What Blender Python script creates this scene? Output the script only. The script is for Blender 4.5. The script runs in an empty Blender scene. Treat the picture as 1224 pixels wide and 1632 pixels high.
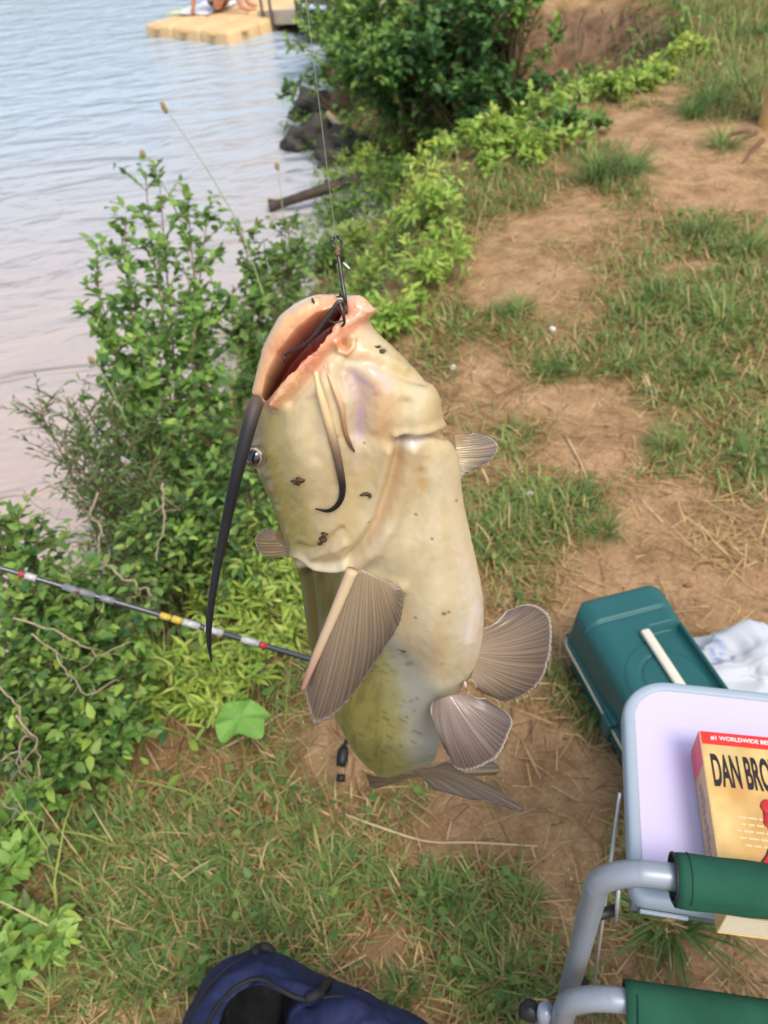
import bpy, math, random
import numpy as np
from mathutils import Vector, Matrix

random.seed(7); rng = np.random.default_rng(7)
scn = bpy.context.scene
COL = scn.collection

# ------------------------------------------------------------------ camera
FPX, CX, CY = 1226.0, 612.0, 816.0            # focal length and centre in photo pixels (1224 x 1632)
PITCH, ROLL, CAMH = math.radians(42.42), math.radians(6.12), 1.3
CAM = np.array([0, 0, CAMH])
FW = np.array([0, math.cos(PITCH), -math.sin(PITCH)])
_U0 = np.array([0, math.sin(PITCH), math.cos(PITCH)])
RT = math.cos(ROLL) * np.array([1., 0, 0]) - math.sin(ROLL) * _U0
UP = math.sin(ROLL) * np.array([1., 0, 0]) + math.cos(ROLL) * _U0
cam = bpy.data.cameras.new('camera'); camo = bpy.data.objects.new('camera', cam); COL.objects.link(camo)
M = Matrix.Identity(4)
for i in range(3):
    M[i][0], M[i][1], M[i][2], M[i][3] = RT[i], UP[i], -FW[i], CAM[i]
camo.matrix_world = M
cam.sensor_fit = 'VERTICAL'; cam.sensor_height = 36; cam.sensor_width = 27
cam.lens = 36 * FPX / 1632
cam.clip_start = .02; cam.clip_end = 3000
cam.dof.use_dof = True; cam.dof.focus_distance = .50; cam.dof.aperture_fstop = 11.0
scn.camera = camo

# ------------------------------------------------------------------ sky, sun, exposure
SUN_EL, SUN_AZ = math.radians(58), math.radians(150)    # azimuth from +Y clockwise: behind and to the right
w = bpy.data.worlds.new('World'); scn.world = w; w.use_nodes = True
nt = w.node_tree; nt.nodes.clear()
wo = nt.nodes.new('ShaderNodeOutputWorld'); bg = nt.nodes.new('ShaderNodeBackground')
sky = nt.nodes.new('ShaderNodeTexSky'); sky.sky_type = 'NISHITA'; sky.sun_disc = False
sky.sun_elevation = SUN_EL; sky.sun_rotation = SUN_AZ; sky.air_density = 1.0; sky.dust_density = 3.0; sky.ozone_density = 1.0
hs = nt.nodes.new('ShaderNodeHueSaturation'); hs.inputs['Saturation'].default_value = .70
nt.links.new(sky.outputs[0], hs.inputs['Color']); nt.links.new(hs.outputs[0], bg.inputs['Color'])
bg.inputs['Strength'].default_value = .15
nt.links.new(bg.outputs[0], wo.inputs['Surface'])
sl = bpy.data.lights.new('sun', 'SUN'); sl.energy = 1.35; sl.angle = math.radians(24); sl.color = (1, .93, .84)
so = bpy.data.objects.new('sun', sl); COL.objects.link(so)
sd = Vector((math.sin(SUN_AZ) * math.cos(SUN_EL), math.cos(SUN_AZ) * math.cos(SUN_EL), math.sin(SUN_EL)))
so.rotation_euler = (-sd).to_track_quat('-Z', 'Y').to_euler(); so.location = (3, -3, 8)
vs = scn.view_settings
vs.view_transform = 'Standard'; vs.look = 'None'; vs.gamma = 1; vs.use_curve_mapping = False; vs.exposure = 0.62
scn.cycles.use_denoising = True; scn.cycles.max_bounces = 6; scn.cycles.transparent_max_bounces = 8

# ------------------------------------------------------------------ helpers
def P(x, y, d):
    return CAM + d * (FW + (x - CX) / FPX * RT - (y - CY) / FPX * UP)
def Z(x, y, z):
    v = FW + (x - CX) / FPX * RT - (y - CY) / FPX * UP
    return CAM + v * ((z - CAMH) / v[2])
def Parr(x, y, d):
    x, y, d = map(np.asarray, (x, y, d))
    return CAM + d[..., None] * (FW + ((x - CX) / FPX)[..., None] * RT - ((y - CY) / FPX)[..., None] * UP)
def S(r, g, b, k=1.0):
    def f(c):
        c /= 255.
        return k * (c / 12.92 if c < .04045 else ((c + .055) / 1.055) ** 2.4)
    return (f(r), f(g), f(b))
def hsh(i, j, s):
    i = (i.astype(np.int64) * 374761393 + j.astype(np.int64) * 668265263 + s * 974711) & 0xffffffff
    i = ((i ^ (i >> 13)) * 1274126177) & 0xffffffff
    return ((i ^ (i >> 16)) & 0xffff) / 65535.
def vnoise(x, y, s=0):
    x = np.asarray(x, float); y = np.asarray(y, float)
    i, j = np.floor(x), np.floor(y); u, v = x - i, y - j
    u = u * u * (3 - 2 * u); v = v * v * (3 - 2 * v)
    a, b, c, d = hsh(i, j, s), hsh(i + 1, j, s), hsh(i, j + 1, s), hsh(i + 1, j + 1, s)
    return (a * (1 - u) + b * u) * (1 - v) + (c * (1 - u) + d * u) * v
def fbm(x, y, s=0, o=4):
    t = 0; a = .5
    for k in range(o):
        t = t + a * vnoise(np.asarray(x) * 2 ** k + 17.3 * k, np.asarray(y) * 2 ** k - 9.1 * k, s + k); a *= .5
    return t
def sm(a, b, x):
    t = np.clip((x - a) / (b - a), 0, 1); return t * t * (3 - 2 * t)
def pldist(px, py, pts):
    """distance to a polyline and position along it (0..1)"""
    pts = np.asarray(pts, float); best = np.full(np.shape(px), 1e9); bt = np.zeros(np.shape(px)); n = len(pts) - 1
    for k in range(n):
        a, b = pts[k][:2], pts[k + 1][:2]; e = b - a; L2 = max(e @ e, 1e-12)
        t = np.clip(((px - a[0]) * e[0] + (py - a[1]) * e[1]) / L2, 0, 1)
        d = np.hypot(px - a[0] - t * e[0], py - a[1] - t * e[1])
        m = d < best; best = np.where(m, d, best); bt = np.where(m, (k + t) / n, bt)
    return best, bt
def inpoly(px, py, poly):
    px = np.asarray(px); py = np.asarray(py); c = np.zeros(px.shape, bool); n = len(poly)
    for i in range(n):
        x0, y0 = poly[i]; x1, y1 = poly[(i + 1) % n]
        if y0 == y1: continue
        k = ((y0 > py) != (y1 > py)) & (px < (x1 - x0) * (py - y0) / (y1 - y0) + x0)
        c ^= k
    return c
def catmull(pts, n):
    pts = [np.asarray(p, float) for p in pts]
    if len(pts) == 2: return [pts[0] + (pts[1] - pts[0]) * t for t in np.linspace(0, 1, n)]
    q = [2 * pts[0] - pts[1]] + pts + [2 * pts[-1] - pts[-2]]; out = []
    m = len(pts) - 1
    for t in np.linspace(0, m - 1e-6, n):
        k = int(t); u = t - k; a, b, c, d = q[k:k + 4]
        out.append(.5 * (2 * b + (c - a) * u + (2 * a - 5 * b + 4 * c - d) * u * u + (3 * b - a - 3 * c + d) * u ** 3))
    return out

# materials --------------------------------------------------------
def mat(name, color=None, rough=.6, attr=False, spec=.5, metal=0, coat=0, sss=0, sss_r=(1, .4, .2), sss_s=.01,
        transl=0, alpha=1, noise=0, nscale=30, bump=0, bscale=200, bdist=.001, varcol=None):
    m = bpy.data.materials.new(name); m.use_nodes = True; N = m.node_tree.nodes; L = m.node_tree.links
    b = N['Principled BSDF']; out = N['Material Output']
    b.inputs['Roughness'].default_value = rough; b.inputs['Specular IOR Level'].default_value = spec
    b.inputs['Metallic'].default_value = metal; b.inputs['Coat Weight'].default_value = coat; b.inputs['Coat Roughness'].default_value = .08
    tc = N.new('ShaderNodeTexCoord')
    if attr:
        a = N.new('ShaderNodeVertexColor'); a.layer_name = 'Col'; src = a.outputs['Color']
    else:
        a = N.new('ShaderNodeRGB'); a.outputs[0].default_value = (*color, 1); src = a.outputs[0]
    if noise:
        nz = N.new('ShaderNodeTexNoise'); nz.inputs['Scale'].default_value = nscale; nz.inputs['Detail'].default_value = 5
        L.new(tc.outputs['Object'], nz.inputs['Vector'])
        r = N.new('ShaderNodeMapRange'); r.inputs['From Min'].default_value = .25; r.inputs['From Max'].default_value = .75
        r.inputs['To Min'].default_value = 1 - noise; r.inputs['To Max'].default_value = 1 + noise * .6
        L.new(nz.outputs['Fac'], r.inputs['Value'])
        mx = N.new('ShaderNodeMix'); mx.data_type = 'RGBA'; mx.blend_type = 'MULTIPLY'; mx.inputs['Factor'].default_value = 1
        L.new(src, mx.inputs['A']); L.new(r.outputs[0], mx.inputs['B']); src = mx.outputs['Result']
        if varcol:
            m2 = N.new('ShaderNodeMix'); m2.data_type = 'RGBA'; m2.inputs['B'].default_value = (*varcol, 1)
            n2 = N.new('ShaderNodeTexNoise'); n2.inputs['Scale'].default_value = nscale * .3; n2.inputs['Detail'].default_value = 6
            L.new(tc.outputs['Object'], n2.inputs['Vector'])
            r2 = N.new('ShaderNodeMapRange'); r2.inputs['From Min'].default_value = .5; r2.inputs['From Max'].default_value = .75
            L.new(n2.outputs['Fac'], r2.inputs['Value']); L.new(r2.outputs[0], m2.inputs['Factor']); L.new(src, m2.inputs['A']); src = m2.outputs['Result']
    L.new(src, b.inputs['Base Color'])
    if sss:
        b.inputs['Subsurface Weight'].default_value = sss; b.inputs['Subsurface Radius'].default_value = sss_r; b.inputs['Subsurface Scale'].default_value = sss_s
    if bump:
        bz = N.new('ShaderNodeTexNoise'); bz.inputs['Scale'].default_value = bscale; bz.inputs['Detail'].default_value = 4
        L.new(tc.outputs['Object'], bz.inputs['Vector'])
        bp = N.new('ShaderNodeBump'); bp.inputs['Strength'].default_value = bump; bp.inputs['Distance'].default_value = bdist
        L.new(bz.outputs['Fac'], bp.inputs['Height']); L.new(bp.outputs[0], b.inputs['Normal'])
    sh = b.outputs[0]
    if transl:
        t = N.new('ShaderNodeBsdfTranslucent'); L.new(src, t.inputs['Color'])
        mx = N.new('ShaderNodeMixShader'); mx.inputs[0].default_value = transl
        L.new(sh, mx.inputs[1]); L.new(t.outputs[0], mx.inputs[2]); sh = mx.outputs[0]
    if alpha < 1:
        t = N.new('ShaderNodeBsdfTransparent'); mx = N.new('ShaderNodeMixShader'); mx.inputs[0].default_value = alpha
        L.new(t.outputs[0], mx.inputs[1]); L.new(sh, mx.inputs[2]); sh = mx.outputs[0]
    L.new(sh, out.inputs['Surface'])
    return m

# objects ----------------------------------------------------------
FRAMES = {}
def mk_mesh(name, V, Fc, col=None, smooth=True):
    """V (n,3); Fc list of faces or (m,3)/(m,4) int array; col (n,3)"""
    me = bpy.data.meshes.new(name)
    V = np.asarray(V, np.float32)
    if isinstance(Fc, np.ndarray):
        k = Fc.shape[1]; m = len(Fc)
        me.vertices.add(len(V)); me.vertices.foreach_set('co', V.ravel())
        me.loops.add(m * k); me.loops.foreach_set('vertex_index', Fc.ravel().astype(np.int32))
        me.polygons.add(m); me.polygons.foreach_set('loop_start', np.arange(0, m * k, k, dtype=np.int32))
        me.update(calc_edges=True)
    else:
        me.from_pydata(V.tolist(), [], Fc)
    if smooth: me.polygons.foreach_set('use_smooth', np.ones(len(me.polygons), bool))
    if col is not None:
        a = me.color_attributes.new('Col', 'FLOAT_COLOR', 'POINT')
        c = np.ones((len(V), 4), np.float32); c[:, :3] = np.asarray(col)
        a.data.foreach_set('color', c.ravel())
    me.validate(); me.update()
    return me
def tag(o, label=None, cat=None, group=None, kind=None):
    if label: o['label'] = label
    if cat: o['category'] = cat
    if group: o['group'] = group
    if kind: o['kind'] = kind
    return o
def thing(name, label, cat, loc=(0, 0, 0), rotz=0, group=None):
    o = bpy.data.objects.new(name, None); COL.objects.link(o); o.empty_display_size = .05
    o.location = [float(v) for v in loc]; o.rotation_euler = (0, 0, rotz); tag(o, label, cat, group)
    FRAMES[o.name] = (np.array(loc, float), rotz)
    return o
def frame_of(o):
    while o.parent: o = o.parent
    return FRAMES[o.name]
def to_local(V, o):
    loc, rz = frame_of(o); V = np.asarray(V, float) - loc; c, s = math.cos(-rz), math.sin(-rz)
    return np.stack([V[:, 0] * c - V[:, 1] * s, V[:, 0] * s + V[:, 1] * c, V[:, 2]], 1)
def link(name, me, m, parent=None):
    o = bpy.data.objects.new(name, me); COL.objects.link(o)
    if m: me.materials.append(m)
    if parent: o.parent = parent
    return o
class MB:
    def __init__(s): s.v = []; s.f = []; s.c = []
    def add(s, V, Fc, col=None):
        n = len(s.v); s.v += [tuple(map(float, p)) for p in V]; s.f += [tuple(int(i) + n for i in f) for f in Fc]
        if col is not None:
            col = np.asarray(col, float)
            s.c += [tuple(col)] * len(V) if col.ndim == 1 else [tuple(c) for c in col]
        return s
    def tube(s, pts, r, seg=10, col=None, cap=True):
        pts = [np.asarray(p, float) for p in pts]; n = len(pts)
        r = np.interp(np.linspace(0, 1, n), np.linspace(0, 1, len(r)), r) if hasattr(r, '__len__') else [r] * n
        t = np.gradient(np.array(pts), axis=0); t /= np.linalg.norm(t, axis=1)[:, None] + 1e-12
        a = np.array([0, 0, 1.]) if abs(t[0][2]) < .9 else np.array([1., 0, 0])
        u = np.cross(t[0], a); u /= np.linalg.norm(u); V = []; Fc = []
        for k in range(n):
            u = u - (u @ t[k]) * t[k]; u /= np.linalg.norm(u); v = np.cross(t[k], u)
            for j in range(seg):
                an = 2 * math.pi * j / seg; V.append(pts[k] + r[k] * (math.cos(an) * u + math.sin(an) * v))
        for k in range(n - 1):
            for j in range(seg):
                j2 = (j + 1) % seg; Fc.append((k * seg + j, k * seg + j2, (k + 1) * seg + j2, (k + 1) * seg + j))
        if cap: Fc.append(tuple(range(seg))[::-1]); Fc.append(tuple((n - 1) * seg + j for j in range(seg)))
        if col is not None and np.ndim(col) == 2:
            col = np.repeat(np.array([np.interp(np.linspace(0, 1, n), np.linspace(0, 1, len(col)), np.array(col)[:, k]) for k in range(3)]).T, seg, axis=0)
        return s.add(V, Fc, col)
    def box(s, lo, hi, bev=0.0, M=None, col=None, taper=0):
        lo = np.array(lo, float); hi = np.array(hi, float); c = (lo + hi) / 2; h = (hi - lo) / 2
        bev = min(bev, h.min() * .95)
        if bev <= 0:
            V = [(c + h * np.array([i, j, k])) for i in (-1, 1) for j in (-1, 1) for k in (-1, 1)]
            Fc = [(0, 1, 3, 2), (4, 6, 7, 5), (0, 4, 5, 1), (2, 3, 7, 6), (0, 2, 6, 4), (1, 5, 7, 3)]
        else:   # rounded: 3 bevel segments by spherical corner patches on a subdivided cube
            n = 4; g = []
            for ax in range(3):
                q = [-h[ax]]
                pass
            V = []; Fc = []; idx = {}
            an = [0, math.pi / 8, math.pi / 4]
            tv = [-1, -math.tan(math.pi / 8) * 1.0, 0]
            # cube sphere coords: per axis list of (core sign, direction comp)
            lev = [(-1, -1.0), (-1, -.5), (-1, 0.0), (1, 0.0), (1, .5), (1, 1.0)]
            def vid(i, j, k):
                key = (i, j, k)
                if key not in idx:
                    d = np.array([lev[i][1], lev[j][1], lev[k][1]])
                    nn = np.linalg.norm(d); d = d / nn if nn > 0 else d
                    core = np.array([lev[i][0], lev[j][0], lev[k][0]]) * (h - bev)
                    idx[key] = len(V); V.append(c + core + d * bev)
                return idx[key]
            for ax in range(3):
                for side in (0, 5):
                    for a in range(5):
                        for b in range(5):
                            q = []
                            for (da, db) in ((0, 0), (1, 0), (1, 1), (0, 1)):
                                k = [0, 0, 0]; k[ax] = side; k[(ax + 1) % 3] = a + da; k[(ax + 2) % 3] = b + db; q.append(vid(*k))
                            Fc.append(tuple(q if side == 5 else q[::-1]))
        V = np.array(V)
        if taper:
            t = (V[:, 2] - lo[2]) / (hi[2] - lo[2]); sc = 1 - taper * (1 - t)
            V[:, 0] = c[0] + (V[:, 0] - c[0]) * sc; V[:, 1] = c[1] + (V[:, 1] - c[1]) * sc
        if M is not None: V = V @ np.array(M)[:3, :3].T + np.array(M)[:3, 3]
        return s.add(V, Fc, col)
    def prism(s, poly, z0, z1, col=None):
        n = len(poly); V = [(x, y, z0) for x, y in poly] + [(x, y, z1) for x, y in poly]
        Fc = [tuple(range(n))[::-1], tuple(range(n, 2 * n))] + [(i, (i + 1) % n, n + (i + 1) % n, n + i) for i in range(n)]
        return s.add(V, Fc, col)
    def blob(s, c, r, seg=14, rings=9, jit=.1, col=None, seed=0):
        c = np.array(c, float); r = np.array(r, float) * np.ones(3); V = []; Fc = []; rs = np.random.default_rng(seed)
        ph = rs.uniform(0, 9, 6)
        for i in range(rings + 1):
            a = math.pi * i / rings
            for j in range(seg):
                b = 2 * math.pi * j / seg; d = np.array([math.sin(a) * math.cos(b), math.sin(a) * math.sin(b), math.cos(a)])
                k = 1 + jit * (math.sin(3 * d[0] + ph[0]) + math.sin(4 * d[1] + ph[1]) + math.sin(5 * d[2] + ph[2]) + .6 * math.sin(9 * d[0] + 7 * d[1] + ph[3]))
                V.append(c + r * d * k)
        for i in range(rings):
            for j in range(seg):
                j2 = (j + 1) % seg; Fc.append((i * seg + j, (i + 1) * seg + j, (i + 1) * seg + j2, i * seg + j2))
        return s.add(V, Fc, col)
    def part(s, name, m, parent, world=True, smooth=True):
        V = to_local(s.v, parent) if world else s.v
        return link(name, mk_mesh(name, V, s.f, s.c if s.c else None, smooth), m, parent)
    def solo(s, name, m, label, cat, group=None, kind=None, loc=None, smooth=True):
        V = np.array(s.v, float)
        if loc is None: loc = np.array([V[:, 0].mean(), V[:, 1].mean(), V[:, 2].min()])
        o = link(name, mk_mesh(name, V - loc, s.f, s.c if s.c else None, smooth), m); o.location = [float(t) for t in loc]
        return tag(o, label, cat, group, kind)
def autosmooth(o, ang=40):
    me = o.data
    try: me.set_sharp_from_angle(angle=math.radians(ang))
    except Exception: pass
    return o

# ------------------------------------------------------------------ terrain
BANK = [(-6, -40), (-1.7, -2), (-1.25, 0), (-.98, .45), (-.60, .80), (-.34, 1.25), (-.12, 2.1), (.15, 2.9), (.5, 4.05), (1.1, 4.55), (1.7, 4.95),
        (2.25, 5.5), (2.55, 6.1), (2.6, 6.7), (2.45, 7.25), (2.1, 7.6), (1.6, 7.75), (1.25, 8.4), (1.1, 9.6), (1.2, 12), (1.6, 16), (6, 40), (60, 700)]
SHORE = [(-9, -40), (-2.6, -2), (-2.3, 0), (-1.85, 1), (-1.35, 2.5), (-.85, 4.4), (-.28, 6.1), (-.3, 7.2), (-.62, 8.1), (-.4, 9), (-.4, 10.4), (-.1, 12), (.2, 14), (1, 20), (4, 40), (50, 700)]
LANDP = BANK + [(900, 700), (900, -40)]; LAKEP = SHORE + [(-900, 700), (-900, -40)]
WATER_Z = -1.0
def height(x, y):
    x = np.asarray(x, float); y = np.asarray(y, float)
    wob = .10 * (fbm(x * 2.3, y * 2.3, 5) - .5)
    db, _ = pldist(x + wob, y - wob, BANK); ds, _ = pldist(x, y, SHORE)
    land = inpoly(x + wob, y - wob, LANDP); lake = inpoly(x, y, LAKEP)
    t = db / (db + ds + 1e-9)
    slope = -(1 - (1 - np.clip(t, 0, 1)) ** 2.6) * 1.0
    z = np.where(land, .02 * sm(0, .4, db) - .03 + .015 * sm(.3, 2, db), np.where(lake, WATER_Z - np.minimum(1.2, .3 * ds) - .02, slope * .99 - .03))
    amp = np.where(land, .03, .09)
    z = z + amp * (fbm(x * 1.7, y * 1.7, 11) - .47) + .012 * (fbm(x * 9, y * 9, 21, 3) - .45)
    far = sm(14, 40, np.hypot(x, y)); return z * (1 - far) + far * np.where(land, 0, np.where(lake, -2.2, -.5))
# grass cover field: blobs given by where they lie on the ground (photo pixel -> ground point)
BLOBS = [(1110, 500, 150, 80, 1), (1160, 380, 90, 45, .9), (990, 285, 60, 40, 1), (880, 830, 130, 60, 1.1), (760, 860, 50, 60, .8), (1060, 720, 70, 40, .8),
         (1190, 740, 50, 60, .8), (880, 590, 60, 30, .7), (1150, 40, 150, 50, 1.2), (1170, 150, 80, 45, 1), (560, 1400, 140, 90, .6), (740, 1460, 110, 90, .7), (800, 1570, 80, 60, .9),
         (280, 1450, 230, 150, .8), (430, 1260, 130, 60, .5), (440, 1080, 90, 60, .8), (400, 1180, 90, 40, .4), (480, 950, 40, 60, .6), (200, 1330, 150, 100, .8), (820, 690, 80, 50, .6), (700, 520, 60, 60, .6), (790, 300, 90, 40, .7), (640, 1270, 60, 40, .5),
         (1050, 640, 120, 30, .3), (830, 960, 60, 60, .4), (950, 1130, 25, 60, .5), (890, 1080, 60, 40, .3), (700, 330, 60, 60, .5), (1100, 590, 130, 40, .5), (820, 520, 40, 30, .6),
         (1110, 960, 160, 70, -1.3), (1190, 880, 60, 60, -.7), (985, 690, 65, 50, -1), (850, 455, 80, 35, -1), (1080, 270, 110, 25, -.9), (1040, 215, 60, 30, -1), (1150, 320, 90, 22, -1.1),
         (930, 630, 80, 35, -.5), (980, 860, 60, 40, -.8), (860, 1210, 100, 70, -.9), (930, 1330, 60, 90, -.6), (1110, 1540, 140, 80, -1.2), (690, 1330, 100, 40, -.6), (610, 1490, 80, 50, -.8),
         (1060, 450, 70, 15, -.8), (1120, 425, 60, 12, -.7), (330, 1600, 200, 40, -.4), (500, 1200, 60, 30, -.5), (1180, 215, 50, 20, -1.2), (760, 420, 60, 40, -.5), (1060, 820, 80, 40, -.5), (840, 1320, 80, 50, -.5)]
_BL = []
for bx, by, rx, ry, wt in BLOBS:
    c = Z(bx, by, 0); ex = Z(bx + rx, by, 0) - c; ey = Z(bx, by - ry, 0) - c
    A = np.linalg.inv(np.array([ex[:2], ey[:2]]).T); _BL.append((c[:2], A, wt))
def cover(x, y):
    x = np.asarray(x, float); y = np.asarray(y, float)
    g = .44 + 1.15 * (fbm(x * 2.6 + 40, y * 2.6, 31, 4) - .48) + .9 * (fbm(x * 9, y * 9, 77, 3) - .45)
    for c, A, wt in _BL:
        dx, dy = x - c[0], y - c[1]; u = A[0, 0] * dx + A[0, 1] * dy; v = A[1, 0] * dx + A[1, 1] * dy
        g = g + wt * .85 * np.exp(-(u * u + v * v))
    return np.clip(g, 0, 1.2)

def axis(dense, lo, hi, far, step, grow=1.16):
    a = list(np.arange(lo, hi + 1e-6, step)); d = step
    while a[-1] < far: d *= grow; a.append(a[-1] + d)
    d = step; b = []; x = lo
    while x > -far: d *= grow; x -= d; b.append(x)
    return np.array(b[::-1] + a)
gx = axis(1, -2.2, 4.0, 700, .028); gy = axis(1, -.4, 9.0, 700, .035)
GX, GY = np.meshgrid(gx, gy); GZ = height(GX, GY)
ny_, nx_ = GX.shape; idx = np.arange(nx_ * ny_).reshape(ny_, nx_)
Fq = np.stack([idx[:-1, :-1], idx[:-1, 1:], idx[1:, 1:], idx[1:, :-1]], -1).reshape(-1, 4)
db_, _ = pldist(GX, GY, BANK); land_ = inpoly(GX, GY, LANDP); lake_ = inpoly(GX, GY, LAKEP)
gcol = np.stack([cover(GX, GY).ravel(), (~land_).ravel() * sm(0, .15, db_).ravel(), lake_.ravel() * 1.0], 1)

def ground_material():
    m = bpy.data.materials.new('earth'); m.use_nodes = True; N = m.node_tree.nodes; L = m.node_tree.links; b = N['Principled BSDF']
    b.inputs['Roughness'].default_value = .95; b.inputs['Specular IOR Level'].default_value = .15
    tc = N.new('ShaderNodeTexCoord'); at = N.new('ShaderNodeVertexColor'); at.layer_name = 'Col'; sp = N.new('ShaderNodeSeparateColor'); L.new(at.outputs[0], sp.inputs[0])
    def nz(s, d=6, r=.6):
        n = N.new('ShaderNodeTexNoise'); n.inputs['Scale'].default_value = s; n.inputs['Detail'].default_value = d; n.inputs['Roughness'].default_value = r
        L.new(tc.outputs['Object'], n.inputs['Vector']); return n.outputs['Fac']
    def ramp(src, pts):
        r = N.new('ShaderNodeValToRGB'); L.new(src, r.inputs[0]); e = r.color_ramp.elements
        e[0].position, e[0].color = pts[0][0], (*pts[0][1], 1); e[1].position, e[1].color = pts[-1][0], (*pts[-1][1], 1)
        for q, c in pts[1:-1]: k = e.new(q); k.color = (*c, 1)
        return r.outputs[0]
    def mix(f, a, c):
        x = N.new('ShaderNodeMix'); x.data_type = 'RGBA'; L.new(f, x.inputs['Factor']); L.new(a, x.inputs['A']); L.new(c, x.inputs['B']); return x.outputs['Result']
    dirt = ramp(nz(7, 10, .72), [(.25, S(124, 94, 66)), (.40, S(168, 132, 96)), (.55, S(198, 160, 118)), (.75, S(214, 182, 142))])
    thatch = ramp(nz(40, 5), [(.3, S(96, 80, 46)), (.5, S(140, 116, 72)), (.7, S(170, 144, 96))])
    bank = ramp(nz(7, 8, .7), [(.3, S(98, 76, 56)), (.5, S(142, 112, 86)), (.7, S(178, 146, 114))])
    ad = N.new('ShaderNodeMath'); ad.operation = 'MULTIPLY_ADD'; ad.inputs[1].default_value = .9; ad.inputs[2].default_value = -.45; L.new(nz(22, 6, .7), ad.inputs[0])
    a2 = N.new('ShaderNodeMath'); a2.operation = 'ADD'; L.new(sp.outputs[0], a2.inputs[0]); L.new(ad.outputs[0], a2.inputs[1])
    mr = N.new('ShaderNodeMapRange'); mr.inputs['From Min'].default_value = .3; mr.inputs['From Max'].default_value = .75; L.new(a2.outputs[0], mr.inputs['Value'])
    c = mix(mr.outputs[0], dirt, thatch); c = mix(sp.outputs[1], c, bank)
    # fine grit
    g = N.new('ShaderNodeMapRange'); g.inputs['From Min'].default_value = .3; g.inputs['From Max'].default_value = .7; g.inputs['To Min'].default_value = .6; g.inputs['To Max'].default_value = 1.22
    L.new(nz(110, 6, .8), g.inputs['Value'])
    mu = N.new('ShaderNodeMix'); mu.data_type = 'RGBA'; mu.blend_type = 'MULTIPLY'; mu.inputs['Factor'].default_value = 1; L.new(c, mu.inputs['A']); L.new(g.outputs[0], mu.inputs['B'])
    L.new(mu.outputs['Result'], b.inputs['Base Color'])
    bp = N.new('ShaderNodeBump'); bp.inputs['Strength'].default_value = .8; bp.inputs['Distance'].default_value = .02; L.new(nz(45, 8, .75), bp.inputs['Height']); L.new(bp.outputs[0], b.inputs['Normal'])
    return m
gnd = link('ground', mk_mesh('ground', np.stack([GX.ravel(), GY.ravel(), GZ.ravel()], 1), Fq, gcol), ground_material())
tag(gnd, 'worn dirt and grass bank sloping down to the lake', 'ground', kind='structure')

# ------------------------------------------------------------------ water
def water_material():
    m = bpy.data.materials.new('murky_water'); m.use_nodes = True; N = m.node_tree.nodes; L = m.node_tree.links; b = N['Principled BSDF']
    b.inputs['Base Color'].default_value = (*S(188, 182, 178), 1); b.inputs['Roughness'].default_value = .05; b.inputs['IOR'].default_value = 1.33
    tc = N.new('ShaderNodeTexCoord'); mp = N.new('ShaderNodeMapping'); mp.inputs['Scale'].default_value = (.9, 2.0, 1)
    sx = N.new('ShaderNodeSeparateXYZ'); L.new(tc.outputs['Object'], sx.inputs[0]); silt_sky = N.new('ShaderNodeMapRange'); silt_sky.interpolation_type = 'SMOOTHSTEP'; silt_sky.inputs['From Min'].default_value = 2; silt_sky.inputs['From Max'].default_value = 11; L.new(sx.outputs['Y'], silt_sky.inputs['Value'])
    wc = N.new('ShaderNodeMix'); wc.data_type = 'RGBA'; wc.inputs['A'].default_value = (*S(186, 168, 158), 1); wc.inputs['B'].default_value = (*S(172, 186, 196), 1); L.new(silt_sky.outputs[0], wc.inputs['Factor']); L.new(wc.outputs['Result'], b.inputs['Base Color']); mp.inputs['Rotation'].default_value = (0, 0, math.radians(-18))  # silt brown near the shore; far blue grey paints in the sky reflection
    L.new(tc.outputs['Object'], mp.inputs['Vector'])
    n1 = N.new('ShaderNodeTexNoise'); n1.inputs['Scale'].default_value = 1.6; n1.inputs['Detail'].default_value = 3; n1.inputs['Distortion'].default_value = .6; L.new(mp.outputs[0], n1.inputs['Vector'])
    n2 = N.new('ShaderNodeTexNoise'); n2.inputs['Scale'].default_value = 6; n2.inputs['Detail'].default_value = 4; L.new(mp.outputs[0], n2.inputs['Vector'])
    b1 = N.new('ShaderNodeBump'); b1.inputs['Strength'].default_value = .6; b1.inputs['Distance'].default_value = .2; L.new(n1.outputs['Fac'], b1.inputs['Height'])
    b2 = N.new('ShaderNodeBump'); b2.inputs['Strength'].default_value = .35; b2.inputs['Distance'].default_value = .03; L.new(n2.outputs['Fac'], b2.inputs['Height']); L.new(b1.outputs[0], b2.inputs['Normal'])
    L.new(b2.outputs[0], b.inputs['Normal']); return m
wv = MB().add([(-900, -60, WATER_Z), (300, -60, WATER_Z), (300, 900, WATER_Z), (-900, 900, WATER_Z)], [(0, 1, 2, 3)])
wo_ = link('water', mk_mesh('water', np.array(wv.v), wv.f), water_material()); tag(wo_, 'rippled murky grey brown lake water', 'water', kind='structure')

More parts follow.
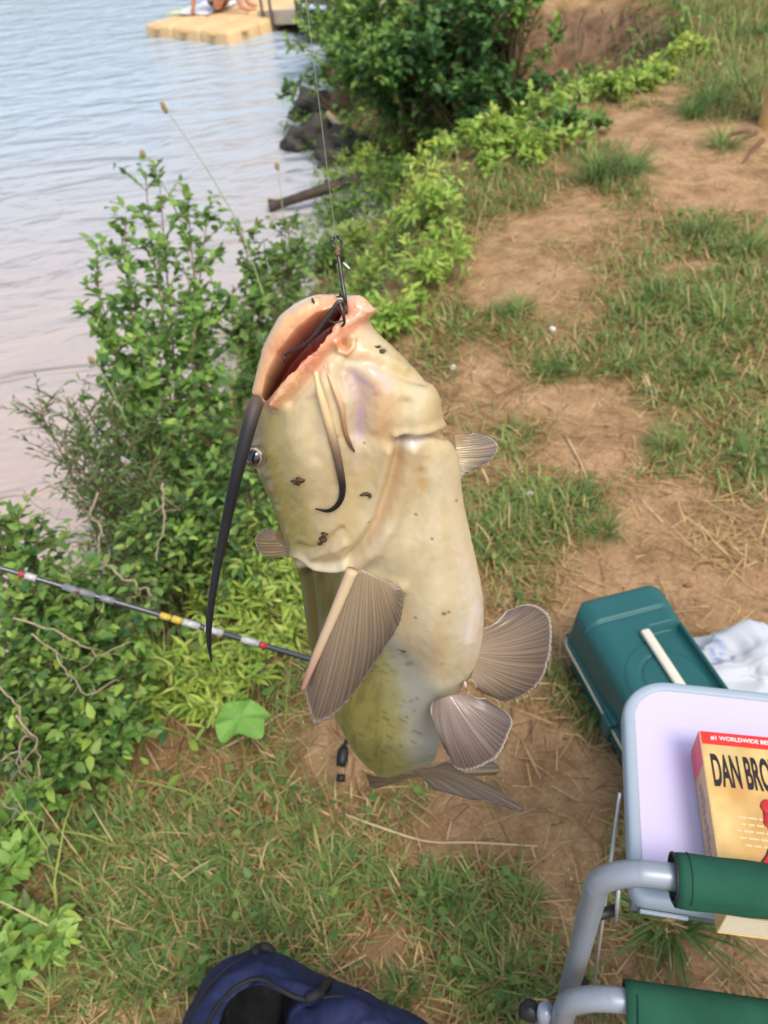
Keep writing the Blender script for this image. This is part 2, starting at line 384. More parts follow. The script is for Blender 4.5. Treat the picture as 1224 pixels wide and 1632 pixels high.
# ------------------------------------------------------------------ vegetation tools
LEAF_V = np.array([(0, 0, 0), (.38, 0, -.02), (.75, 0, -.05), (1, 0, -.14), (.28, .25, .06), (.64, .21, .03), (.28, -.25, .06), (.64, -.21, .03)])
LEAF_F = np.array([(0, 1, 4), (4, 1, 5), (1, 2, 5), (5, 2, 3), (0, 6, 1), (6, 7, 1), (1, 7, 2), (7, 3, 2)])
def norm(a): return a / (np.linalg.norm(a, axis=-1, keepdims=True) + 1e-12)
def leaf_frames(d, up):
    x = norm(d); y = norm(np.cross(up, x)); z = np.cross(x, y); return x, y, z
def leaf_mesh_arrays(pos, d, up, L, W, col):
    n = len(pos); x, y, z = leaf_frames(d, up); T = LEAF_V
    V = pos[:, None, :] + T[None, :, 0, None] * x[:, None] * L[:, None, None] + T[None, :, 1, None] * y[:, None] * (L * W)[:, None, None] + T[None, :, 2, None] * z[:, None] * L[:, None, None]
    Fc = (np.arange(n) * len(T))[:, None, None] + LEAF_F[None]
    return V.reshape(-1, 3), Fc.reshape(-1, 3), np.repeat(col, len(T), axis=0)
M_leaf = mat('leaf', attr=True, rough=.45, spec=.35, transl=.32)
M_blade = mat('grass_blade', attr=True, rough=.6, spec=.25, transl=.25)
M_stem = mat('stem', S(112, 96, 62), .8, noise=.3, nscale=60)
M_dead = mat('dead_wood', S(160, 144, 118), .85, noise=.35, nscale=80, bump=.4, bscale=150)
LEAF_PROTO = {}
def proto(L, W, col, k):
    key = (round(L, 3), W, k, tuple(np.round(col, 3)))
    if key not in LEAF_PROTO:
        V = LEAF_V.copy(); V[:, 0] *= L; V[:, 1] *= L * W; V[:, 2] *= L
        me = mk_mesh('leaf', V, LEAF_F, np.tile(col, (8, 1))); me.materials.append(M_leaf); LEAF_PROTO[key] = me
    return LEAF_PROTO[key]
def pick_cols(n, cols, r):
    cols = np.array(cols); i = r.integers(0, len(cols), n); j = r.integers(0, len(cols), n); t = r.uniform(0, 1, n)[:, None]
    return (cols[i] * (1 - t) + cols[j] * t) * r.uniform(.75, 1.25, n)[:, None]
def shrub(name, label, cat, base, tips, leaf, nleaf, cols, tipcols, twig=.22, group=None, nparts=0, seed=1, W=1.0, flat=.7, stem_r=.006, droop=.0, lo=.3):
    r = np.random.default_rng(seed); base = np.array(base, float); root = thing(name, label, cat, base, 0, group)
    st = MB(); P0 = []; D0 = []; H0 = []
    tips = [np.array(t, float) for t in tips]
    nt_ = max(6, int(nleaf / 9 / len(tips)))
    for t in tips:
        b0 = base + r.normal(0, .05, 3) * [1, 1, .1]
        span = np.linalg.norm(t - b0)
        mid = b0 * .45 + t * .55 + np.array([0, 0, .16 * span]) + r.normal(0, .05 * span, 3)
        cv = np.array([(1 - s) ** 2 * b0 + 2 * s * (1 - s) * mid + s * s * t for s in np.linspace(0, 1, 12)])
        st.tube(cv, [stem_r, stem_r * .25], 5)
        for k in range(nt_):
            s = lo + (1 - lo) * r.uniform() ** .75; q = s * 11; i = min(int(q), 10); p = cv[i] + (cv[i + 1] - cv[i]) * (q - i)
            ax = cv[i + 1] - cv[i]; ax /= np.linalg.norm(ax)
            dd = r.normal(0, 1, 3); dd[2] = dd[2] * .6 + .25; dd = dd / np.linalg.norm(dd) * .9 + ax * .7; dd /= np.linalg.norm(dd)
            ln = twig * r.uniform(.35, 1.1) * (1.15 - .6 * s)
            e = p + dd * ln + np.array([0, 0, -droop * ln])
            st.tube([p, (p + e) / 2 + np.array([0, 0, .04 * ln]), e], [stem_r * .3, stem_r * .12], 3, cap=False)
            m = int(r.integers(6, 12))
            for u in np.linspace(.15, 1, m):
                P0.append(p + (e - p) * u); ld = r.normal(0, .75, 3) + dd * .9; ld[2] *= .6; D0.append(ld); H0.append(s * .6 + u * .4)
    P0 = np.array(P0); D0 = np.array(D0); H0 = np.array(H0); n = len(P0)
    up = norm(np.array([0, 0, 1.]) * flat * 2 + r.normal(0, .45, (n, 3)))
    L = leaf * r.uniform(.55, 1.25, n); C = pick_cols(n, cols, r); TC = pick_cols(n, tipcols, r); k = (sm(.72, 1.0, H0) * r.uniform(0, 1, n))[:, None]; C = C * (1 - k) + TC * k
    st.part('stems', M_stem, root)
    sel = np.zeros(n, bool)
    if nparts:
        dist = np.linalg.norm(P0 - CAM, axis=1) / L; sel[np.argsort(dist)[:nparts]] = True
    V, Fc, CC = leaf_mesh_arrays(P0[~sel], D0[~sel], up[~sel], L[~sel], np.full((~sel).sum(), W), C[~sel])
    f = link('foliage', mk_mesh('foliage', to_local(V, root), Fc, CC, False), M_leaf, root); f['kind'] = 'stuff'
    if nparts:
        pr = [proto(leaf, W, pick_cols(1, cols if q < 3 else tipcols, r)[0], q) for q in range(5)]
        X, Y, Zz = leaf_frames(D0, up)
        for q, i in enumerate(np.nonzero(sel)[0]):
            o = bpy.data.objects.new('leaf', pr[q % 5]); COL.objects.link(o); o.parent = root
            Mx = Matrix.Identity(4); s = L[i] / leaf; p = P0[i] - base
            for a in range(3): Mx[a][0], Mx[a][1], Mx[a][2], Mx[a][3] = X[i][a] * s, Y[i][a] * s, Zz[i][a] * s, p[a]
            o.matrix_local = Mx
    return root
def gz(x, y): return float(height(np.array([x]), np.array([y]))[0])
def on_ground(px, py, z0=0.):
    """ground point under a photo pixel, found by walking down the ray"""
    v = FW + (px - CX) / FPX * RT - (py - CY) / FPX * UP; lo_, hi_ = .3, 60.
    ts = np.geomspace(.5, 40, 400); pts = CAM + ts[:, None] * v; h = height(pts[:, 0], pts[:, 1]); k = np.argmax(pts[:, 2] < h)
    t = ts[k] if pts[k, 2] < h[k] else ts[-1]; return CAM + v * t

G_MID = [S(92, 130, 58), S(112, 150, 68), S(80, 118, 60), S(128, 164, 76)]
G_DARK = [S(64, 104, 56), S(82, 122, 60), S(56, 92, 54), S(98, 138, 70)]
G_LIME = [S(146, 178, 76), S(164, 192, 82), S(128, 166, 72), S(178, 194, 98)]
G_YEL = [S(172, 192, 80), S(188, 202, 92), S(150, 182, 72), S(198, 206, 112)]
G_OLIVE = [S(92, 112, 52), S(112, 132, 64), S(76, 100, 52), S(124, 146, 78)]

# leafy shrub leaning over the water (left of the fish)
b1 = (-.62, 1.75, gz(-.62, 1.75))
tp = [(232, 275, 2.55), (255, 300, 2.5), (200, 345, 2.35), (195, 400, 2.4), (150, 440, 2.3), (165, 500, 2.3), (180, 560, 2.3), (160, 555, 2.2), (300, 330, 2.5), (330, 350, 2.5),
      (290, 420, 2.4), (260, 470, 2.3), (240, 560, 2.2), (310, 520, 2.2), (350, 450, 2.3), (220, 620, 2.2), (330, 610, 2.1), (270, 690, 2.1)]
shrub('leafy_shrub', 'tall bright green shrub with oval leaves leaning out over the lake', 'shrub', b1, [P(*t) for t in tp], .038, 3300, G_MID + [S(130, 170, 70)], G_LIME + G_MID, .19, nparts=110, seed=3, W=1.1)
tp = [(385, 370, 2.7), (420, 380, 2.8), (450, 420, 2.7), (400, 440, 2.6), (430, 480, 2.5), (470, 400, 2.7), (380, 520, 2.4), (420, 560, 2.3), (460, 350, 2.9), (400, 620, 2.2), (360, 480, 2.5)]
shrub('leafy_shrub', 'thin grey green sapling with sparse round leaves behind the fish head', 'shrub', (-.3, 2.1, gz(-.3, 2.1)), [P(*t) for t in tp], .036, 1700, G_OLIVE + G_MID, G_MID, .18, nparts=40, seed=4, W=1.1)
tp = [(60, 650, 2.1), (100, 630, 2.1), (140, 660, 2.0), (110, 720, 1.95), (150, 760, 1.9), (200, 700, 1.95), (180, 620, 2.1), (240, 760, 1.85), (290, 800, 1.8), (130, 700, 2.1), (250, 650, 2.0)]
shrub('feathery_weed', 'dark green weed with fine feathery leaves at the water edge', 'weed', (-.72, 1.5, gz(-.72, 1.5)), [P(*t) for t in tp], .026, 4200, G_DARK + G_OLIVE, G_MID, .2, nparts=0, seed=5, W=.45)
tp = [(330, 700, 1.95), (380, 760, 1.85), (320, 790, 1.8), (360, 850, 1.75), (400, 900, 1.7), (290, 860, 1.75), (440, 840, 1.8), (230, 850, 1.75), (420, 720, 2.0), (250, 900, 1.7)]
shrub('leafy_shrub', 'mid green bush between the feathery weed and the hanging fish', 'shrub', (-.45, 1.45, gz(-.45, 1.45)), [P(*t) for t in tp], .027, 3600, G_MID + G_DARK + G_OLIVE, G_LIME, .17, nparts=60, seed=6)
# dense low bushes, lower left
tp = [(20, 830, 1.55), (60, 860, 1.5), (10, 900, 1.5), (100, 930, 1.45), (150, 960, 1.45), (40, 960, 1.4), (190, 920, 1.5), (-40, 850, 1.5), (220, 1000, 1.4), (120, 1010, 1.4)]
shrub('leafy_bush', 'dense green bush the fishing rod passes over', 'bush', (-.8, 1.05, gz(-.8, 1.05)), [P(*t) for t in tp], .026, 4600, G_MID + G_DARK + G_OLIVE[:2], G_LIME, .16, nparts=90, seed=7)
tp = [(20, 1040, 1.4), (80, 1050, 1.4), (140, 1080, 1.38), (40, 1120, 1.35), (190, 1090, 1.38), (100, 1150, 1.35), (-30, 1100, 1.35), (200, 1150, 1.36), (10, 1200, 1.3), (130, 1200, 1.33)]
shrub('leafy_bush', 'dark green bush full of dry twigs below the fishing rod', 'bush', (-.68, .82, gz(-.68, .82)), [P(*t) for t in tp], .025, 4300, G_DARK + G_MID[:2] + G_OLIVE[:2], G_LIME, .14, nparts=90, seed=8)
# bright weeds under the rod
def clump(name, label, cat, px, py, n, rad, hgt, leaf, cols, tipc, seed, group=None, W=.8, nl=500, parts=0):
    c = on_ground(px, py); r = np.random.default_rng(seed); tips = []
    for k in range(n):
        a = r.uniform(0, 6.28); q = rad * r.uniform(.2, 1) ** .5
        x, y = c[0] + q * math.cos(a), c[1] + q * math.sin(a); tips.append((x, y, gz(x, y) + hgt * r.uniform(.4, 1.1)))
    return shrub(name, label, cat, (c[0], c[1], gz(c[0], c[1])), tips, leaf, nl, cols, tipc, .55 * hgt + .03, group, parts, seed, W, stem_r=.003, lo=.1)
for k, (x, y, n, rad, h) in enumerate([(300, 1010, 9, .12, .16), (240, 1080, 9, .11, .15), (330, 1080, 8, .1, .12), (280, 1000, 7, .1, .2), (390, 960, 8, .12, .14), (230, 1010, 6, .1, .15), (420, 1020, 7, .1, .10), (455, 930, 7, .1, .12), (350, 1130, 8, .1, .10), (260, 1150, 8, .1, .11), (405, 1075, 7, .09, .09), (200, 1170, 7, .09, .12), (300, 1120, 7, .08, .09), (465, 1010, 6, .08, .1)]):
    clump('weed_clump', 'yellow green narrow leaved weeds on the bank edge under the rod', 'weed', x, y, n, rad, h, .036, G_YEL + G_LIME + G_MID[3:], G_YEL, 20 + k, 'yellow green weeds under the fishing rod', .42, 420, 14)
# weeds along the bank edge, beyond the fish
EDGE = [(600, 470, .16, .22, G_LIME), (640, 400, .2, .25, G_YEL), (690, 360, .2, .2, G_LIME), (600, 330, .25, .3, G_MID), (560, 300, .25, .3, G_LIME), (640, 300, .25, .3, G_MID), (570, 400, .2, .25, G_LIME),
        (690, 450, .16, .16, G_LIME), (560, 520, .14, .2, G_LIME), (620, 530, .14, .12, G_LIME), (540, 360, .2, .25, G_MID), (600, 250, .3, .3, G_LIME), (660, 250, .28, .25, G_LIME), (520, 430, .18, .22, G_MID)]
for k, (x, y, rad, h, cs) in enumerate(EDGE):
    clump('weed_clump', 'lime green leafy weeds growing down the bank behind the hook' if cs is not G_MID else 'mid green leafy weeds growing down the bank behind the hook', 'weed', x, y, 10, rad, h * .8, .042, cs, G_YEL, 40 + k, 'bank weeds behind the hook', .62, 760, 6)
RIM = [(735, 235, .2, .3, G_YEL), (770, 240, .2, .25, G_LIME), (815, 210, .22, .35, G_YEL), (860, 190, .25, .35, G_LIME), (905, 165, .25, .4, G_MID), (950, 165, .22, .3, G_LIME), (985, 150, .2, .2, G_LIME), (1035, 130, .16, .16, G_YEL), (1085, 100, .18, .25, G_YEL),
       (860, 240, .25, .2, G_LIME), (910, 220, .22, .2, G_MID), (800, 270, .2, .15, G_LIME), (1010, 140, .2, .15, G_LIME)]
for k, (x, y, rad, h, cs) in enumerate(RIM):
    p = on_ground(x, y)
    clump('weed_clump', 'leafy vine on the rim of the eroded hollow, %s' % {id(G_YEL): 'pale yellow green', id(G_LIME): 'lime green', id(G_MID): 'deeper green'}[id(cs)], 'weed', x, y, 9, rad, h * .42, .05, cs, G_YEL if cs is not G_MID else G_LIME, 60 + k, 'vines along the rim of the hollow', .9, 520, 4)
# big bushes in the hollow by the water
def dome(c, rx, ry, h, n, seed):
    r = np.random.default_rng(seed); out = []
    for k in range(n):
        a = r.uniform(0, 6.28); e = r.uniform(.0, 1.0) ** .8 * 1.45
        out.append((c[0] + rx * math.cos(a) * math.cos(e), c[1] + ry * math.sin(a) * math.cos(e), c[2] + h * (.12 + .88 * math.sin(e)) * r.uniform(.8, 1.08)))
    return out
for (x, y, rx, ry, h, lf, n, cs, tc_, sd_, lab) in [
        (1.0, 6.75, .62, .6, 1.25, .085, 3600, G_DARK, G_MID, 81, 'tall dark green bush in front of the eroded earth face'),
        (.55, 6.95, .6, .6, 1.1, .085, 3200, G_DARK + G_MID, G_LIME, 82, 'dark bush next to the driftwood by the water'),
        (1.45, 7.1, .4, .4, 1.35, .08, 2000, G_MID + G_LIME[:1], G_LIME, 83, 'lighter leafy bush climbing beside the bare earth face'),
        (.35, 8.6, .65, .6, .95, .08, 2400, G_MID, G_LIME, 84, 'green bush overhanging the water near the dock'),
        (.15, 10.2, .7, .7, .8, .08, 2000, G_LIME + G_MID, G_LIME, 85, 'light green bush at the foot of the gangway'),
        (1.05, 9.2, .7, .6, .9, .09, 2200, G_MID + G_DARK, G_MID, 86, 'broad green bush behind the two dark bushes')]:
    c = (x, y, gz(x, y)); shrub('hollow_bush', lab, 'bush', c, dome(c, rx, ry, h, 26, sd_), lf, n, cs, tc_, .34, seed=sd_, W=1.1, stem_r=.012, lo=.35)
# drooping branch over the water
c = np.array([-.05, 8.3, gz(-.05, 8.3)])
shrub('overhanging_branch', 'leafy branch reaching out over the water above the rocks', 'branch', c, [P(440, 150, 7.2), P(470, 135, 7.3), P(500, 130, 7.4), P(520, 110, 7.5)], .07, 260, G_OLIVE + G_MID, G_MID, .2, seed=90, lo=.55)

# ground-hugging green cover of the slope (uncountable)
def slope_cover():
    r = np.random.default_rng(91); n = 130000
    x = r.uniform(-2.0, 3.0, n); y = r.uniform(-.3, 9.5, n)
    db, _ = pldist(x, y, BANK); land = inpoly(x, y, LANDP); lake = inpoly(x, y, LAKEP)
    face = np.exp(-(((x - 2.1) / .55) ** 2 + ((y - 7.4) / .6) ** 2))
    keep = (~land & ~lake & (r.uniform(0, 1, n) > face * 1.3)) | (land & (db < .22) & (r.uniform(0, 1, n) < .35 * np.exp(-db / .12)))
    keep &= r.uniform(0, 1, n) < np.clip(1.5 / np.hypot(x, y), .3, 1) ; x, y = x[keep], y[keep]; n = len(x)
    z = height(x, y) + r.uniform(.0, .16, n) * (fbm(x * 3, y * 3, 8) + .2)
    d = r.normal(0, 1, (n, 3)); d[:, 2] = abs(d[:, 2]) * .5
    L = r.uniform(.014, .036, n) * (1 + .13 * y); cols = pick_cols(n, G_MID + G_DARK + G_LIME[:2] + G_OLIVE, r)
    f = fbm(x * 1.6, y * 1.6, 55)[:, None]; cols = cols * (.65 + .8 * f)
    V, Fc, CC = leaf_mesh_arrays(np.stack([x, y, z], 1), d, norm(np.array([0, 0, 1.]) + r.normal(0, .4, (n, 3))), L, np.full(n, .9), cols)
    o = link('ground_cover', mk_mesh('ground_cover', V, Fc, CC, False), M_leaf); tag(o, 'low mixed leafy plants covering the slope down to the lake', 'plants', kind='stuff')
slope_cover()

# ------------------------------------------------------------------ grass
def blades(x, y, z, L, wd, lean, az, col, curve):
    n = len(x); d = np.stack([np.cos(az), np.sin(az), np.zeros(n)], 1); s = np.stack([-np.sin(az), np.cos(az), np.zeros(n)], 1); V = np.zeros((n, 7, 3))
    b = np.stack([x, y, z], 1)
    for k, (t, wf) in enumerate([(0, 1), (.4, .9), (.75, .6)]):
        an = lean + curve * t; c = b + (d * np.sin(an)[:, None] + np.array([0, 0, 1.]) * np.cos(an)[:, None]) * (L * t)[:, None]
        V[:, 2 * k] = c - s * (wd * wf / 2)[:, None]; V[:, 2 * k + 1] = c + s * (wd * wf / 2)[:, None]
    an = lean + curve; V[:, 6] = b + (d * np.sin(an)[:, None] + np.array([0, 0, 1.]) * np.cos(an)[:, None]) * L[:, None]
    T = np.array([(0, 1, 3), (0, 3, 2), (2, 3, 5), (2, 5, 4), (4, 5, 6)])
    Fc = (np.arange(n) * 7)[:, None, None] + T[None]
    return V.reshape(-1, 3), Fc.reshape(-1, 3), np.repeat(col, 7, axis=0)
def slope_grass():
    r = np.random.default_rng(92); n = 30000; x = r.uniform(-2.0, 2.6, n); y = r.uniform(-.2, 8, n)
    db, _ = pldist(x, y, BANK); land = inpoly(x, y, LANDP); lake = inpoly(x, y, LAKEP); k = (~lake) & (~land | (db < .3)); k &= r.uniform(0, 1, n) < np.clip(2 / np.hypot(x, y), .25, 1) * np.clip(1.8 * fbm(x * 2.2, y * 2.2, 66) - .25, 0, 1)
    k &= ~((np.hypot((x - 2.1) / .5, (y - 7.4) / .6) < 1)); x, y = x[k], y[k]; n = len(x); col = pick_cols(n, [S(150, 166, 84), S(120, 146, 70), S(172, 182, 100)], r); d = r.uniform(0, 1, n) < .34; col[d] = pick_cols(d.sum(), [S(186, 164, 116), S(160, 134, 92), S(206, 190, 146)], r)
    V, Fc, CC = blades(x, y, height(x, y) - .01, r.uniform(.08, .26, n), r.uniform(.002, .0045, n) * (1 + .12 * y), r.uniform(.05, .7, n), r.uniform(0, 6.28, n), col, r.uniform(.0, 1.1, n))
    o = link('slope_grass', mk_mesh('slope_grass', V, Fc, CC, False), M_blade); tag(o, 'long green and tan grass stems growing on the slope', 'grass', kind='stuff')
slope_grass()
GRASS = [S(122, 146, 72), S(102, 132, 68), S(142, 160, 88), S(112, 140, 86), S(152, 166, 98), S(128, 138, 78)]
STRAW = [S(196, 168, 116), S(176, 144, 96), S(212, 186, 138), S(156, 126, 84)]
def scatter(n, seed, lim):
    r = np.random.default_rng(seed)
    # even per area near the camera, thinning with distance
    y = .12 + (lim - .12) * r.uniform(0, 1, n) ** 1.7; x = r.uniform(-1, 1, n) * (.85 + .62 * y) + .12 * y
    return x, y, r
def grass_layer():
    x, y, r = scatter(330000, 101, 8.5)
    g = cover(x, y); db, _ = pldist(x, y, BANK); land = inpoly(x, y, LANDP)
    keep = land & (r.uniform(0, 1, len(x)) < np.clip((g - .30) * 1.3, 0, 1) ** 1.25); x, y, g = x[keep], y[keep], g[keep]; n = len(x); z = height(x, y) - .004
    sc = 1 + .16 * y
    L = r.uniform(.018, .06, n) * (.55 + .6 * g) * sc; wd = r.uniform(.0018, .0042, n) * sc
    col = pick_cols(n, GRASS, r); tint = fbm(x * 2, y * 2, 61)[:, None]; col = col * (.75 + .55 * tint)
    dry = r.uniform(0, 1, n) < .26; col[dry] = pick_cols(dry.sum(), STRAW, r)
    V, Fc, CC = blades(x, y, z, L, wd, r.uniform(.1, 1.15, n), r.uniform(0, 6.28, n), col, r.uniform(0, .9, n))
    o = link('grass', mk_mesh('grass', V, Fc, CC, False), M_blade); tag(o, 'short patchy green grass on the trodden bank', 'grass', kind='stuff')
    # dry straw and thatch lying flat
    x, y, r = scatter(80000, 103, 7)
    g = cover(x, y); land = inpoly(x, y, LANDP); keep = land & (r.uniform(0, 1, len(x)) < .25 + .6 * np.exp(-((g - .45) / .22) ** 2)); x, y = x[keep], y[keep]; n = len(x)
    z = height(x, y) + r.uniform(.001, .008, n); sc = 1 + .12 * y
    V, Fc, CC = blades(x, y, z, r.uniform(.02, .075, n) * sc, r.uniform(.0012, .0028, n) * sc, r.uniform(1.35, 1.6, n), r.uniform(0, 6.28, n), pick_cols(n, STRAW + [S(120, 92, 62)], r), r.uniform(-.1, .12, n))
    o = link('dry_straw', mk_mesh('dry_straw', V, Fc, CC, False), M_blade); tag(o, 'dry straw and dead grass bits littering the dirt', 'straw', kind='stuff')
    # clover and broad small leaves between the grass
    x, y, r = scatter(42000, 107, 6)
    g = cover(x, y) + .5 * (fbm(x * 3, y * 3, 88) - .45); land = inpoly(x, y, LANDP); keep = land & (r.uniform(0, 1, len(x)) < np.clip((g - .55) * .9, 0, .6)); x, y = x[keep], y[keep]; n = len(x)
    z = height(x, y) + r.uniform(.004, .03, n); d = r.normal(0, 1, (n, 3)); d[:, 2] *= .3
    V, Fc, CC = leaf_mesh_arrays(np.stack([x, y, z], 1), d, norm(np.array([0, 0, 1.]) + r.normal(0, .3, (n, 3))), r.uniform(.01, .024, n) * (1 + .12 * y), np.full(n, 1.2), pick_cols(n, GRASS[:3] + G_MID[:3], r))
    o = link('clover_leaves', mk_mesh('clover_leaves', V, Fc, CC, False), M_leaf); tag(o, 'small clover and broad leaves low in the grass', 'plants', kind='stuff')
    # grit
    r = np.random.default_rng(109); n = 2600; y = .15 + 5 * r.uniform(0, 1, n) ** 1.6; x = r.uniform(-1, 1, n) * (.8 + .6 * y) + .1 * y; k = inpoly(x, y, LANDP); x, y = x[k], y[k]; n = len(x)
    z = height(x, y); q = np.array([(1, 0, 0), (0, 1, 0), (-1, 0, 0), (0, -1, 0), (0, 0, .7), (0, 0, -.5)]); Fo = np.array([(0, 1, 4), (1, 2, 4), (2, 3, 4), (3, 0, 4), (1, 0, 5), (2, 1, 5), (3, 2, 5), (0, 3, 5)])
    s = r.uniform(.0015, .005, n) * (1 + .2 * y); V = np.stack([x, y, z], 1)[:, None] + q[None] * s[:, None, None] * r.uniform(.6, 1.4, (n, 6, 1))
    Fc = ((np.arange(n) * 6)[:, None, None] + Fo[None]).reshape(-1, 3); col = np.repeat(pick_cols(n, [S(150, 116, 86), S(190, 160, 126), S(110, 84, 62), S(210, 196, 176)], r), 6, axis=0)
    o = link('grit', mk_mesh('grit', V.reshape(-1, 3), Fc, col, False), M_blade); tag(o, 'small crumbs of earth and grit on the dirt', 'grit', kind='stuff')
grass_layer()
# grass tufts one can pick out
def tuft_mesh(seed, n=130, h=.14, spread=.05, cols=GRASS):
    r = np.random.default_rng(seed); a = r.uniform(0, 6.28, n); q = spread * r.uniform(0, 1, n) ** .7 * .5
    V, Fc, CC = blades(q * np.cos(a), q * np.sin(a), np.full(n, -.01), h * r.uniform(.45, 1.15, n), r.uniform(.002, .0042, n), r.uniform(.1, .8, n), a + r.normal(0, .5, n), pick_cols(n, cols, r), r.uniform(.2, 1.3, n))
    me = mk_mesh('grass_tuft', V, Fc, CC, False); me.materials.append(M_blade); return me
G_TUFT = [S(92, 126, 64), S(110, 140, 70), S(80, 112, 58), S(124, 148, 84)]
TUFTS = [tuft_mesh(200 + k, cols=G_TUFT if k % 2 else GRASS) for k in range(4)]
def tuft(px, py, s, k, label, group):
    p = on_ground(px, py); o = bpy.data.objects.new('grass_tuft', TUFTS[k % 4]); COL.objects.link(o); o.location = (p[0], p[1], gz(p[0], p[1])); o.scale = (s, s, s); o.rotation_euler = (0, 0, k * 1.7)
    tag(o, label, 'grass tuft', group)
tuft(1065, 1470, 1.0, 1, 'bushy green grass tuft under the side table', None)
tuft(955, 285, 1.9, 1, 'tall dark green grass tuft beside the rim weeds', None)
tuft(1010, 275, 1.4, 3, 'lower spreading grass tuft beside the tall dark one', None)
for k, (x, y, s) in enumerate([(1100, 500, 1.2), (1050, 470, 1.2), (1150, 520, 1.3), (1010, 510, 1.0), (1190, 410, 1.4), (1120, 380, 1.3), (860, 820, .8), (930, 810, .8), (800, 850, .9), (960, 850, .7), (1060, 720, .9), (1190, 745, 1.0),
        (1000, 590, .9), (880, 600, .8), (830, 500, 1.0), (1110, 600, 1.0), (1180, 150, 2.0), (1130, 170, 1.8), (1080, 60, 2.2), (1200, 60, 2.2), (1150, 240, 1.6), (1100, 190, 1.6)]):
    tuft(x, y, s * .8, k, 'small green grass tuft on the worn bank', 'grass tufts on the dirt behind the tackle box')
for k, (x, y, s) in enumerate([(560, 1390, .7), (700, 1430, .7), (800, 1560, .8), (770, 1510, .7), (840, 1440, .6), (640, 1580, .6), (480, 1330, .6), (180, 1500, .7), (260, 1450, .7), (330, 1380, .6), (90, 1600, .8), (230, 1560, .7)]):
    tuft(x, y, s * .7, k, 'small green grass tuft between backpack and fish', 'grass tufts around the backpack')

# ------------------------------------------------------------------ sculpted lofts (fish, backpack)
def gsmooth(a, s):
    if s <= 0: return a
    k = np.arange(-int(3 * s), int(3 * s) + 1); g = np.exp(-.5 * (k / s) ** 2); g /= g.sum()
    n = len(k) // 2; ap = np.concatenate([2 * a[0] - a[1:n + 1][::-1], a, 2 * a[-1] - a[-n - 1:-1][::-1]]); return np.convolve(ap, g, 'valid')
class Loft:
    def __init__(s, st, NS, NT, smooth=4, n=2.3, front=.7):
        st = np.array(st, float)           # xl, yl, xr, yr, depth, half depth
        key = np.concatenate([[0], np.cumsum(np.hypot(*(np.diff((st[:, :2] + st[:, 2:4]) / 2, axis=0).T)) + 800 * np.abs(np.diff(st[:, 4])) + 3)])
        q = np.linspace(0, key[-1], NS); C = [gsmooth(np.interp(q, key, st[:, k]), smooth) for k in range(6)]
        nf = int(NT * front); th = np.concatenate([np.linspace(0, math.pi, nf, endpoint=False), np.linspace(math.pi, 2 * math.pi, NT - nf, endpoint=False)])
        # edge-friendly spacing on the front
        c = np.sign(np.cos(th)) * np.abs(np.cos(th)) ** (2 / n); sn = np.sign(np.sin(th)) * np.abs(np.sin(th)) ** (2 / n)
        xl, yl, xr, yr, d, b = [k[:, None] for k in C]; u = (1 + c[None]) / 2
        s.px = xl + (xr - xl) * u; s.py = yl + (yr - yl) * u; s.dp = d - b * sn[None]; s.u = np.broadcast_to(u, s.px.shape); s.front = sm(-.15, .25, np.broadcast_to(np.sin(th)[None], s.px.shape))
        s.NS, s.NT = NS, NT; s.W = Parr(s.px, s.py, s.dp); s.disp = np.zeros(s.px.shape); s.xl, s.xr = xl, xr
    def normals(s):
        W = s.W; a = np.roll(W, -1, 1) - np.roll(W, 1, 1); b = np.gradient(W, axis=0); n = np.cross(a, b); n = norm(n)
        cen = W.mean(1, keepdims=True); sg = np.sign(((W - cen) * n).sum(-1).mean()); return n * sg
    def ridge(s, pts, sig, amp, power=2):
        d, t = pldist(s.px, s.py, pts); sg = np.interp(t, np.linspace(0, 1, len(sig)), sig) if hasattr(sig, '__len__') else sig
        s.disp += amp * np.exp(-(d / sg) ** power) * s.front
    def carve(s, pts, hw, depth, soft=.45):
        d, t = pldist(s.px, s.py, pts); h = np.interp(t, np.linspace(0, 1, len(hw)), hw); m = 1 - sm(1 - soft, 1 + soft, d / h); s.disp -= depth * m * s.front; return m * s.front
    def apply(s):
        n = s.normals(); s.W = s.W + n * s.disp[..., None]; s.disp[:] = 0
        v = s.W - CAM; d = v @ FW; s.px = CX + FPX * (v @ RT) / d; s.py = CY - FPX * (v @ UP) / d; s.dp = d
    def depth_at(s, x, y):
        q = (s.px - x) ** 2 + (s.py - y) ** 2; m = np.where(s.front > .5, q, 1e9); i = np.unravel_index(np.argmin(m), m.shape); return s.dp[i]
    def mesh(s, name, col, root):
        NS, NT = s.NS, s.NT; V = s.W.reshape(-1, 3); idx = np.arange(NS * NT).reshape(NS, NT); nx = np.roll(idx, -1, 1)
        Fc = np.stack([idx[:-1], idx[1:], nx[1:], nx[:-1]], -1).reshape(-1, 4)
        # caps
        V = np.concatenate([V, s.W[0].mean(0)[None], s.W[-1].mean(0)[None]]); a, b = NS * NT, NS * NT + 1
        c0 = np.stack([np.full(NT, a), idx[0], nx[0], nx[0]], -1); c1 = np.stack([np.full(NT, b), nx[-1], idx[-1], idx[-1]], -1)
        T = np.concatenate([Fc[:, [0, 1, 2]], Fc[:, [0, 2, 3]], c0[:, :3], c1[:, :3]])
        col = np.concatenate([col.reshape(-1, 3), col[0].mean(0)[None], col[-1].mean(0)[None]])
        return mk_mesh(name, to_local(V, root), T, col)

